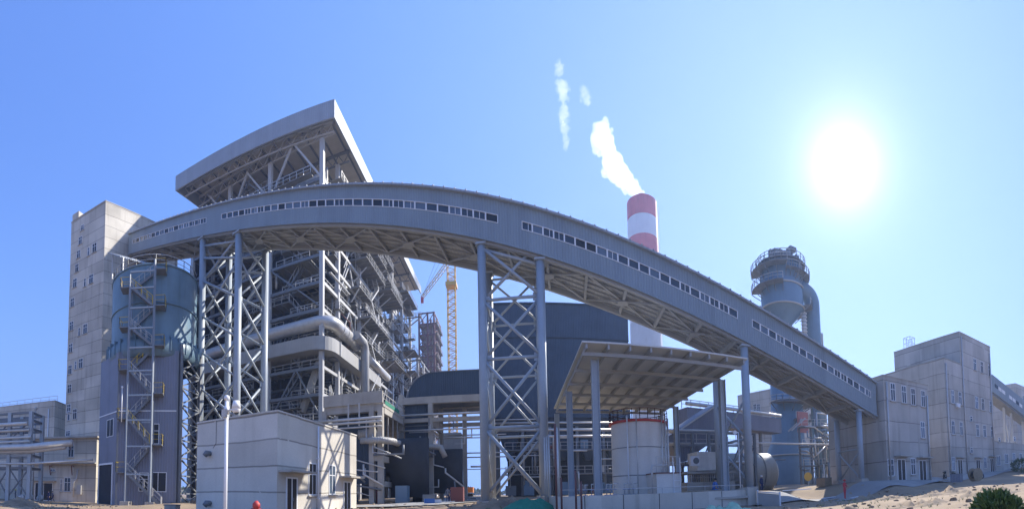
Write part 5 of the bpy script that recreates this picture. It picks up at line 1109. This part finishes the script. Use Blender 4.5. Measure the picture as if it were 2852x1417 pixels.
# ================================================================ earth, nets, rubble, bush
def mound(name, label, cat, c, rx_, ry_, h, m, seed=1, n=26, kind=None, rough=.25):
    mb = MB(); Q = Vector((seed*7.3, seed*3.1, 0)); rows = []
    for i in range(n+1):
        row = []
        for j in range(n+1):
            a, b = i/n*2-1, j/n*2-1; k = math.sqrt(1-b*b/2)*a; l_ = math.sqrt(1-a*a/2)*b; x, y = c[0]+k*rx_, c[1]+l_*ry_; d = min(1, math.hypot(k, l_))
            z = gz(x, y)-.12+h*(1-d*d)**1.1+rough*h*(1-d)*2*(noise.noise(Vector((x*1.6,y*1.6,0))+Q)+.6*noise.noise(Vector((x*5,y*5,2))+Q))
            row.append((x, y, z))
        rows.append(mb.add(row))
    for i in range(n):
        for j in range(n): mb.face((rows[i]+j, rows[i+1]+j, rows[i+1]+j+1, rows[i]+j+1), True)
    return single(name, mb, m, label, cat, (c[0], c[1], gz(c[0], c[1])), kind=kind)
c = WP(1475, 1400, D=22); mound('netted_mound', 'earth mound covered in dark green netting at the foot of the middle lattice tower', 'mound', (c.x, c.y), 1.9, 1.6, .75, M['net'], 2)
c = WP(2010, 1415, D=18.5); mound('netted_mound', 'low heap under pale green netting in front of the basin wall', 'mound', (c.x, c.y), 2.3, 1.2, .40, M['net2'], 4, rough=.6)
c = WP(1400, 1405, D=26); mound('soil_heap', 'brown soil heap beside the green-netted mound', 'mound', (c.x, c.y), 2.6, 2.0, .45, M['dirt'], 5, rough=.6)
c = WP(60, 1412, D=42); mound('soil_heap', 'brown soil heap at the far left edge of the yard', 'mound', (c.x, c.y), 3.5, 2.5, .7, M['dirt'], 6, rough=.5)
for i, (px, D_, L_) in enumerate(((2480,25,2.4),(2640,26,3.0),(2760,22,3.4),(2560,18,2.6),(2330,16,2.0),(2420,30,2.8))):
    c = WP(px, 1380, D=D_); mound('earth_ridge', ['low ridge of raked earth before the low concrete block','earth ridge below the dark motorcycles','earth ridge nearest the right edge','near earth ridge left of the bush','near earth ridge below the red-clad person','far earth ridge along the road'][i], 'mound', (c.x, c.y), L_, L_*.55, .22+.05*(i%3), M['dirt'], 10+i, rough=.9)
def debris(n, area, label, seed, name='rubble', D0=20, D1=34, m='dirt', sz=(.04,.13)):
    Q = random.Random(seed); mb = MB()
    for i in range(n):
        c = WP(Q.uniform(*area), 1390, D=Q.uniform(D0, D1)); z = gz(c.x, c.y); s_ = Q.uniform(*sz)
        b = len(mb.v); mb.hexa([(c.x+dx*s_*Q.uniform(.7,1.5), c.y+dy*s_*Q.uniform(.7,1.5), z+dz) for dx, dy, dz in ((-1,-1,-.05),(1,-1,-.05),(1,1,-.05),(-1,1,-.05),(-.7,-.7,s_),(.7,-.7,s_*.8),(.7,.7,s_),(-.7,.7,s_*.7))])
    o = single(name, mb, M[m], label, 'rubble', (0,0,0), kind='stuff'); return o
debris(150, (2150,2850), 'clods and stones scattered over the raked earth at the right', 31, D0=10, D1=36)
debris(160, (850,1500), 'stones and scraps scattered over the middle of the yard', 32, D0=22, D1=45)
debris(160, (-20,560), 'stones and scraps along the left of the yard', 33, D0=24, D1=50)
Q = random.Random(5)
for i, (px, D_, L_, col) in enumerate(((2290,36,1.8,'sack'),(2310,33,1.4,'wood'),(2370,35,2.2,'sack'),(2470,36,1.6,'wood'),(2620,44,3.2,'wood'),(2660,42,2.2,'wood'),(2180,33,2.4,'sack'),(420,30,1.6,'wood'),(455,32,2.0,'wood'),(520,30,1.5,'wood'),(1230,42,1.4,'sack'),(1290,44,1.8,'wood'))):
    c = WP(px, 1390, D=D_); z = gz(c.x,c.y)+.14; a = Q.uniform(-.5,.5)
    single('board', MB().beam((c.x,c.y,z),(c.x+L_*math.cos(a),c.y+L_*math.sin(a),z+.06),.26,.06), M[col], ['pale board lying left of the red-clad person','timber plank just left of the red-clad person','pale board lying right of the red-clad person','timber plank before the low concrete block','long plank pile end under the motorcycles','shorter plank near the cable drum','pale board at the edge of the road by the basin wall','plank lying left of the zigzag stair foot','plank lying right of the zigzag stair foot','plank lying in front of the silo base','pale board on the middle yard near the blue crate','timber board right of the two central workers'][i], 'board', group='boards lying about the yard')
# bush
bc = WP(2745, 1412, D=8.6); bz_ = gz(bc.x, bc.y)
def leafball(mb, c, rx_, rz_, n, ls, Q):
    for i in range(n):
        v = Vector((Q.gauss(0,1),Q.gauss(0,1),Q.gauss(0,1))).normalized(); r = Q.uniform(.55,1.0)**.6; k = 1+.22*noise.noise(v*2.6+Vector(c))
        p = Vector(c)+Vector((v.x*rx_, v.y*rx_, v.z*rz_))*r*k
        d = (v+Vector((Q.gauss(0,.5),Q.gauss(0,.5),Q.gauss(0,.5)+.5))).normalized(); s_ = d.orthogonal().normalized(); s_ = (Matrix.Rotation(Q.uniform(0,6.28),3,d) @ s_); L = ls*Q.uniform(.7,1.3)
        nn_ = d.cross(s_)*L*.12
        b = mb.add([p, p+d*L*.5+s_*L*.2+nn_, p+d*L, p+d*L*.5-s_*L*.2+nn_]); mb.face((b,b+1,b+2,b+3))
M['leaf2'] = mat('leaf_dark', (.035,.075,.02), .4, var=1, scale=9, col2=(.06,.11,.03))
def bush(px, D_, R_, Z_, n, label, ls=.09):
    c = WP(px, 1412, D=D_); z = gz(c.x, c.y); T = thing('bush', label, 'bush', (c.x, c.y, z)); Q = random.Random(int(px)); mb = MB()
    for i in range(7): a = i*.9; part('stem', MB().sweep([(c.x,c.y,z-.05),(c.x+math.cos(a)*R_*.5,c.y+math.sin(a)*R_*.5,z+Z_*1.1)], .012, 5), M['wood'], T)
    leafball(mb, (c.x,c.y,z+Z_*.75), R_, Z_, n, ls, Q); m1 = part('foliage', mb, M['leaf'], T)
    mb = MB(); leafball(mb, (c.x,c.y,z+Z_*.70), R_*.95, Z_*.95, n//2, ls*1.1, Q); part('foliage', mb, M['leaf2'], T)
    return T
bush(2775, 8.8, .58, .50, 3000, 'rounded dense green bush at the bottom right corner', .12)
bush(2610, 8.9, .34, .13, 900, 'small low green bush left of the big rounded bush', .06)
bush(2700, 8.0, .30, .12, 800, 'small low green bush right against the big rounded bush', .06)
c = WP(2845, 1300, D=70); T = thing('shrub', 'dark shrub in front of the long annex at the right edge', 'shrub', (c.x, c.y, gz(c.x, c.y))); mb = MB(); leafball(mb, (c.x,c.y,gz(c.x,c.y)+1.1), 1.8, 1.2, 900, .35, random.Random(3)); part('foliage', mb, M['leaf2'], T); part('stem', MB().sweep([(c.x,c.y,gz(c.x,c.y)-.1),(c.x,c.y,gz(c.x,c.y)+1)], .1, 6), M['wood'], T)
# weeds
mb = MB(); Q = random.Random(77)
for i in range(260):
    c = WP(Q.uniform(2280,2852), 1400, D=Q.uniform(9, 30)) if i % 3 else WP(Q.uniform(1340,1530), 1400, D=Q.uniform(20,27)); z = gz(c.x, c.y)
    for k in range(7): a = Q.uniform(0,6.28); L = Q.uniform(.08,.22); b = mb.add([(c.x-.01,c.y,z),(c.x+.015,c.y,z),(c.x+math.cos(a)*L*.6,c.y+math.sin(a)*L*.6,z+L)]); mb.face((b,b+1,b+2))
single('weeds', mb, M['leaf'], 'sparse green weeds over the bare earth', 'weeds', (0,0,0), kind='stuff')
# distant tree line beyond the gap and at the horizon
mb = MB(); Q = random.Random(8)
for i in range(5200):
    a = Q.uniform(-1.35, 1.35); D_ = Q.uniform(330, 420); h = (5+4*noise.noise(Vector((a*14,0,0)))+3*noise.noise(Vector((a*50,1,0))))*Q.uniform(.15,1); p = Vector((math.sin(a)*D_, math.cos(a)*D_, 1.5+h)); s_ = Q.uniform(.8,1.8)
    v = Vector((Q.gauss(0,1),Q.gauss(0,1),Q.gauss(0,1))).normalized(); w_ = v.orthogonal().normalized()*s_; u_ = v.cross(w_); b = mb.add([p-w_-u_, p+w_-u_, p+w_+u_, p-w_+u_]); mb.face((b,b+1,b+2,b+3))
single('far_woodland', mb, M['leaf2'], 'far-off belt of trees along the horizon', 'woodland', (0,0,1.5), kind='stuff')
# ================================================================ small objects
def motorbike(p, h, label):
    T = thing('motorcycle', label, 'motorcycle', (p.x, p.y, gz(p.x,p.y)), h, 'motorcycles parked by the concrete blocks'); z = gz(p.x,p.y)+.05; d = Vector((math.cos(h), math.sin(h), 0)); n_ = Vector((-d.y, d.x, 0)); c = setz(p, z)
    for s_ in (-.62, .62):
        q = c+d*s_+Vector((0,0,.3)); mb = MB(); ring_ = [q+d*math.cos(a*math.pi/8)*.28+Vector((0,0,math.sin(a*math.pi/8)*.28)) for a in range(17)]; mb.sweep(ring_, .06, 6); part('wheel', mb, M['rubber'], T)
    part('engine', MB().beam(c+d*-.2+Vector((0,0,.4)), c+d*.25+Vector((0,0,.45)), .28, .3), M['steelD'], T); part('fuel_tank', MB().beam(c+Vector((0,0,.78)), c+d*.35+Vector((0,0,.82)), .26, .24), M['rubber'], T)
    part('seat', MB().beam(c+d*-.65+Vector((0,0,.82)), c+d*-.02+Vector((0,0,.76)), .26, .1), M['rubber'], T); part('fork', MB().beam(c+d*.62+Vector((0,0,.3)), c+d*.40+Vector((0,0,1.0)), .09), M['steel'], T); part('handlebar', MB().beam(c+d*.40-n_*.35+Vector((0,0,1.02)), c+d*.40+n_*.35+Vector((0,0,1.02)), .05), M['steelD'], T); part('headlight', MB().blob(c+d*.52+Vector((0,0,.92)), .1, 8, 6), M['glassL'], T)
mk_ = [along(a0-nA*2.2, x, 1330) for x in (2600, 2640, 2665)]
for i, x in enumerate((2632, 2655, 2725)):
    q = WP(x, 1335, D=(50,50.5,52)[i]); motorbike(q, .3+.5*i, ['dark motorcycle parked left of the drainpipe at the blocks','dark motorcycle parked close behind the first one','dark motorcycle parked behind the wooden cable drum'][i])
q = WP(2718, 1350, D=46); z = gz(q.x,q.y)+.75; dr = thing('cable_drum', 'wooden cable drum standing on edge before the tallest block', 'cable drum', (q.x,q.y,gz(q.x,q.y)))
ax_ = Vector((-.35,-.94,0)).normalized()*.4
for s_ in (-1,1): part('flange', MB().sweep([setz(q,z)+ax_*s_, setz(q,z)+ax_*s_*1.15], .75, 20), M['wood'], dr)
part('core', MB().sweep([setz(q,z)-ax_, setz(q,z)+ax_], .4, 16), M['rubber'], dr)
def crate(px, D_, s_, m, label, z0=None, py=1400):
    q = WP(px, py, D=D_); z = gz(q.x,q.y) if z0 is None else z0; T = thing('crate', label, 'crate', (q.x,q.y,z), .3); mb = MB().rbox(q, .3, -s_, s_, -s_*.7, s_*.7, z-.05, z+s_*1.1)
    part('body', mb, M[m], T); part('rim', MB().rbox(q, .3, -s_-.03, s_+.03, -s_*.7-.03, s_*.7+.03, z+s_*1.1+.002, z+s_*1.1+.06), M['steelD'], T)
crate(1196, 40, .5, 'bluep', 'bright blue crate on the ground before the concrete frame'); crate(1218, 41, .4, 'sack', 'pale crate right of the bright blue crate'); crate(2668, 45, .8, 'clad', 'dark crate on the ground below the motorcycles'); crate(2298, 43, .75, 'wood', 'timber crate at the foot of the orange disc board'); crate(745, 24, .3, 'wood', 'small timber crate hard against the hut wall') if False else None
crate(480, 31, .5, 'conc2', 'concrete block lying right of the zigzag stair')
for i, (px, D_) in enumerate(((1235,56),(1252,57),(1268,58))): c = WP(px, 1378, D=D_); mound('sheet_heap', ['heap of pale plastic sheeting, left of three, before the excavator','heap of pale plastic sheeting, middle of three, before the excavator','heap of pale plastic sheeting, right of three, before the excavator'][i], 'heap', (c.x,c.y), 1.2, .9, .55, M['sack'], 40+i, n=12, rough=.6)
for i, (px, D_) in enumerate(((60,52),(85,53),(112,54))):
    q = WP(px, 1385, D=D_); T = thing('pump_set', ['grey pump set under the left pipe rack, leftmost','grey pump set under the left pipe rack, middle','grey pump set under the left pipe rack, rightmost'][i], 'pump', (q.x,q.y,gz(q.x,q.y))); z = gz(q.x,q.y)
    part('base', MB().box(q.x-.7,q.x+.7,q.y-.4,q.y+.4,z-.1,z+.2), M['conc2'], T); part('motor', MB().sweep([(q.x-.6,q.y,z+.55),(q.x+.2,q.y,z+.55)], .3, 14), M['pipe'], T); part('casing', MB().sweep([(q.x+.3,q.y-.2,z+.6),(q.x+.3,q.y+.2,z+.6)], .4, 14), M['steel'], T)
g0 = thing('gate_frame', 'open white-framed gate leaf at the end of the basin wall beside the road', 'gate', (16.5, 21.8, gz(16.5,21.8)))
qa, qb = WP(2110, 1375, D=26), WP(2172, 1385, D=24.5)
part('panel', MB().hexa([setz(qa,.35),setz(qb,.25),setz(qb+Vector((.03,.05,0)),.25),setz(qa+Vector((.03,.05,0)),.35),setz(qa,1.35),setz(qb,1.2),setz(qb+Vector((.03,.05,0)),1.2),setz(qa+Vector((.03,.05,0)),1.35)]), M['steel'], g0)
part('rail', MB().beam(setz(qa,1.40), setz(qb,1.27), .06), M['white'], g0); part('post', MB().beam(setz(qa,.1), setz(qa,1.5), .08), M['white'], g0); part('post', MB().beam(setz(qb,0), setz(qb,1.35), .08), M['white'], g0)
q = WP(2060, 1300, D=30); zl_ = ZP(2058, 1205, q); lp_ = thing('floodlight_pole', 'thin white pole with a round floodlight beside the right canopy post', 'lamp pole', (q.x,q.y,gz(q.x,q.y))); part('pole', MB().sweep([(q.x,q.y,gz(q.x,q.y)),(q.x,q.y,zl_)], .035, 8), M['white'], lp_); part('arm', MB().beam((q.x,q.y,zl_),(q.x-.35,q.y,zl_), .05), M['white'], lp_); part('lamp_head', MB().sweep([(q.x-.35,q.y+.05,zl_),(q.x-.35,q.y-.12,zl_)], [.1,.16], 12), M['white'], lp_)
q = WP(340, 1100, D=43.5); single('lamp_pole', MB().sweep([(q.x,q.y,ZP(340,1175,q)),(q.x,q.y,ZP(340,1078,q))], .05, 8).blob((q.x,q.y,ZP(340,1078,q)), .13, 8, 6), M['white'], 'thin white pole with a round head standing on a landing of the zigzag stair', 'lamp pole')
# ================================================================ people
def person(loc, h, face, label, top, bottom, head, pose='stand', hat=None):
    P = {'stand': dict(hip=.52, kneeL=(-.055,.02,.28), kneeR=(.06,-.02,.28), footL=(-.06,.0,.03), footR=(.07,-.02,.03), handL=(-.16,-.03,.47), handR=(.16,-.05,.47), elL=(-.15,.02,.64), elR=(.15,.02,.64), lean=0),
         'walk': dict(hip=.51, kneeL=(-.05,-.10,.29), kneeR=(.05,.03,.27), footL=(-.05,-.14,.03), footR=(.05,.17,.05), handL=(-.15,.10,.48), handR=(.15,-.12,.50), elL=(-.15,.06,.63), elR=(.15,-.02,.62), lean=-.02),
         'hold': dict(hip=.52, kneeL=(-.055,-.02,.28), kneeR=(.06,.02,.28), footL=(-.06,-.02,.03), footR=(.07,.03,.03), handL=(-.07,-.15,.66), handR=(.09,-.15,.64), elL=(-.15,-.02,.63), elR=(.15,-.02,.63), lean=0),
         'crouch': dict(hip=.22, kneeL=(-.08,-.20,.27), kneeR=(.08,-.18,.25), footL=(-.08,-.10,.03), footR=(.08,-.06,.03), handL=(-.06,-.26,.30), handR=(.07,-.24,.28), elL=(-.14,-.12,.34), elR=(.14,-.12,.34), lean=-.10)}[pose]
    H = P['hip']; ln = P['lean']
    V = [(0,0,H),(0,ln*.4,H+.10),(0,ln,H+.22),(0,ln*1.2,H+.31),(0,ln*1.3-.005,H+.355),(0,ln*1.3-.012,H+.40),(0,ln*1.3-.01,H+.455)]
    r = [.075,.070,.085,.055,.028,.050,.045]
    E = [(0,1),(1,2),(2,3),(3,4),(4,5),(5,6)]
    def add(par, pts, rs):
        k = par
        for p, q in zip(pts, rs): V.append(p); r.append(q); E.append((k, len(V)-1)); k = len(V)-1
        return k
    for s_, kn, ft_ in ((-1,P['kneeL'],P['footL']),(1,P['kneeR'],P['footR'])): add(0, [(s_*.055,0,H-.03), kn, (ft_[0],ft_[1],ft_[2]+.02), (ft_[0],ft_[1]-.075,ft_[2]-.008)], [.06,.038,.026,.022])
    hands = []
    for s_, el, ha in ((-1,P['elL'],P['handL']),(1,P['elR'],P['handR'])):
        el = (el[0], el[1], el[2]+(0 if pose != 'crouch' else 0)); k = add(3, [(s_*.105,ln*1.1,H+.295), el, ha], [.038,.027,.018]); V2 = Vector(ha); d = (V2-Vector(el)).normalized()
        for q in range(4): o = (q-1.5)*.012; add(k, [tuple(V2+d*.03+Vector((0,o,0))), tuple(V2+d*(.058+.006*(q in (1,2)))+Vector((0,o*1.2-.006,-.002)))], [.0085,.006])
        add(k, [tuple(V2+d*.015+Vector((-s_*.02,-.018,0)))], [.007])
    me = bpy.data.meshes.new('person'); me.from_pydata([tuple(c*h for c in v) for v in V], E, []); o = bpy.data.objects.new('person', me); SC.collection.objects.link(o)
    md = o.modifiers.new('s', 'SKIN'); 
    for i, q in enumerate(r): me.skin_vertices[0].data[i].radius = (q*h, q*h*(.72 if i < 4 else 1)); 
    me.skin_vertices[0].data[0].use_root = True; o.modifiers.new('b', 'SUBSURF').levels = 2
    dg = bpy.context.evaluated_depsgraph_get(); m2 = bpy.data.meshes.new_from_object(o.evaluated_get(dg)); o.modifiers.clear(); o.data = m2
    for m in (top, bottom, M['skin'], M['rubber']): m2.materials.append(m)
    for f in m2.polygons:
        c = f.center/h; f.use_smooth = True
        if c.z > H+.345: k = 2
        elif c.z < .05 and pose != 'x': k = 3
        elif c.z < H-.0 and abs(c.x) < .115 and (pose != 'crouch' or c.y > -.3): k = 1
        elif min((c-Vector(P['handL'])).length, (c-Vector(P['handR'])).length) < .055: k = 2
        else: k = 0
        f.material_index = k
    o.location = loc; o.rotation_euler = (0,0,face); o['label'] = label; o['category'] = 'person'; ROOT[o.name] = Matrix.Translation(loc) @ Matrix.Rotation(face, 4, 'Z')
    Mx = ROOT[o.name]; hc_ = Mx @ Vector((0, (ln*1.3-.01)*h, (H+.445)*h))
    if hat: mb = MB().blob(hc_, .072*h, 12, 8, .8); mb.lathe((hc_.x,hc_.y), [(.075*h,hc_.z-.012*h),(.088*h,hc_.z-.018*h)], 14); part('helmet', mb, hat, o)
    else: part('hair', MB().blob(up(hc_,.008*h), .062*h, 12, 8, .8), M['rubber'], o)
    f0_ = Mx @ Vector((0, (ln*1.3-.062)*h, (H+.405)*h)); part('nose', MB().blob(f0_, .010*h, 6, 4), M['skin'], o)
    return o
def ppl(px, D_, *a, **k): c = WP(px, 1390, D=D_); return person(Vector((c.x, c.y, gz(c.x, c.y)+.03)), *a, **k)
ppl(2354, 36, 1.72, .2, 'person all in bright red work clothes standing on the road at the right', M['redc'], M['redc'], None, pose='hold', hat=M['red'])
ppl(2123, 40, 1.70, .4, 'person in dark clothes with a white helmet near the foot of the teal tower', M['navy'], M['navy'], None, hat=M['hatW'])
ppl(1247, 47, 1.70, .1, 'person in dark clothes, left of two standing in the middle of the yard', M['greyc'], M['navy'], None)
ppl(1256, 48, 1.68, -.5, 'person in dark clothes, right of two standing in the middle of the yard', M['navy'], M['navy'], None, pose='walk')
ppl(22, 56, 1.70, .6, 'person in grey with a white helmet at the far left edge', M['greyc'], M['greyc'], None, hat=M['hatW'])
ppl(43, 57, 1.70, -.6, 'person in grey with a bright yellow helmet at the far left', M['greyc'], M['greyc'], None, hat=M['hatY'], pose='hold')
ppl(135, 64, 1.72, .3, 'person in navy, left of two by the annex entrance', M['navy'], M['navy'], None)
ppl(147, 64.5, 1.70, -.4, 'person in navy, right of two by the annex entrance', M['navy'], M['navy'], None, pose='walk')
c = WP(1987, 1370, D=29.5); person(Vector((c.x, c.y, 1.22)), 1.72, .3, 'person in blue crouching at work by the thick round column', M['bluep'], M['navy'], None, pose='crouch')

# ================================================================ haze
hm = bpy.data.materials.new('haze'); hm.use_nodes = True; n_ = hm.node_tree; n_.nodes.remove(n_.nodes['Principled BSDF']); v_ = n_.nodes.new('ShaderNodeVolumePrincipled')
v_.inputs['Color'].default_value = (.45,.62,1.0,1); v_.inputs['Density'].default_value = .00050; v_.inputs['Anisotropy'].default_value = .45; n_.links.new(v_.outputs[0], n_.nodes['Material Output'].inputs['Volume'])
single('haze', MB().box(-950,950,-950,950,-4,230), hm, None, None, (0,0,0), kind='stuff')
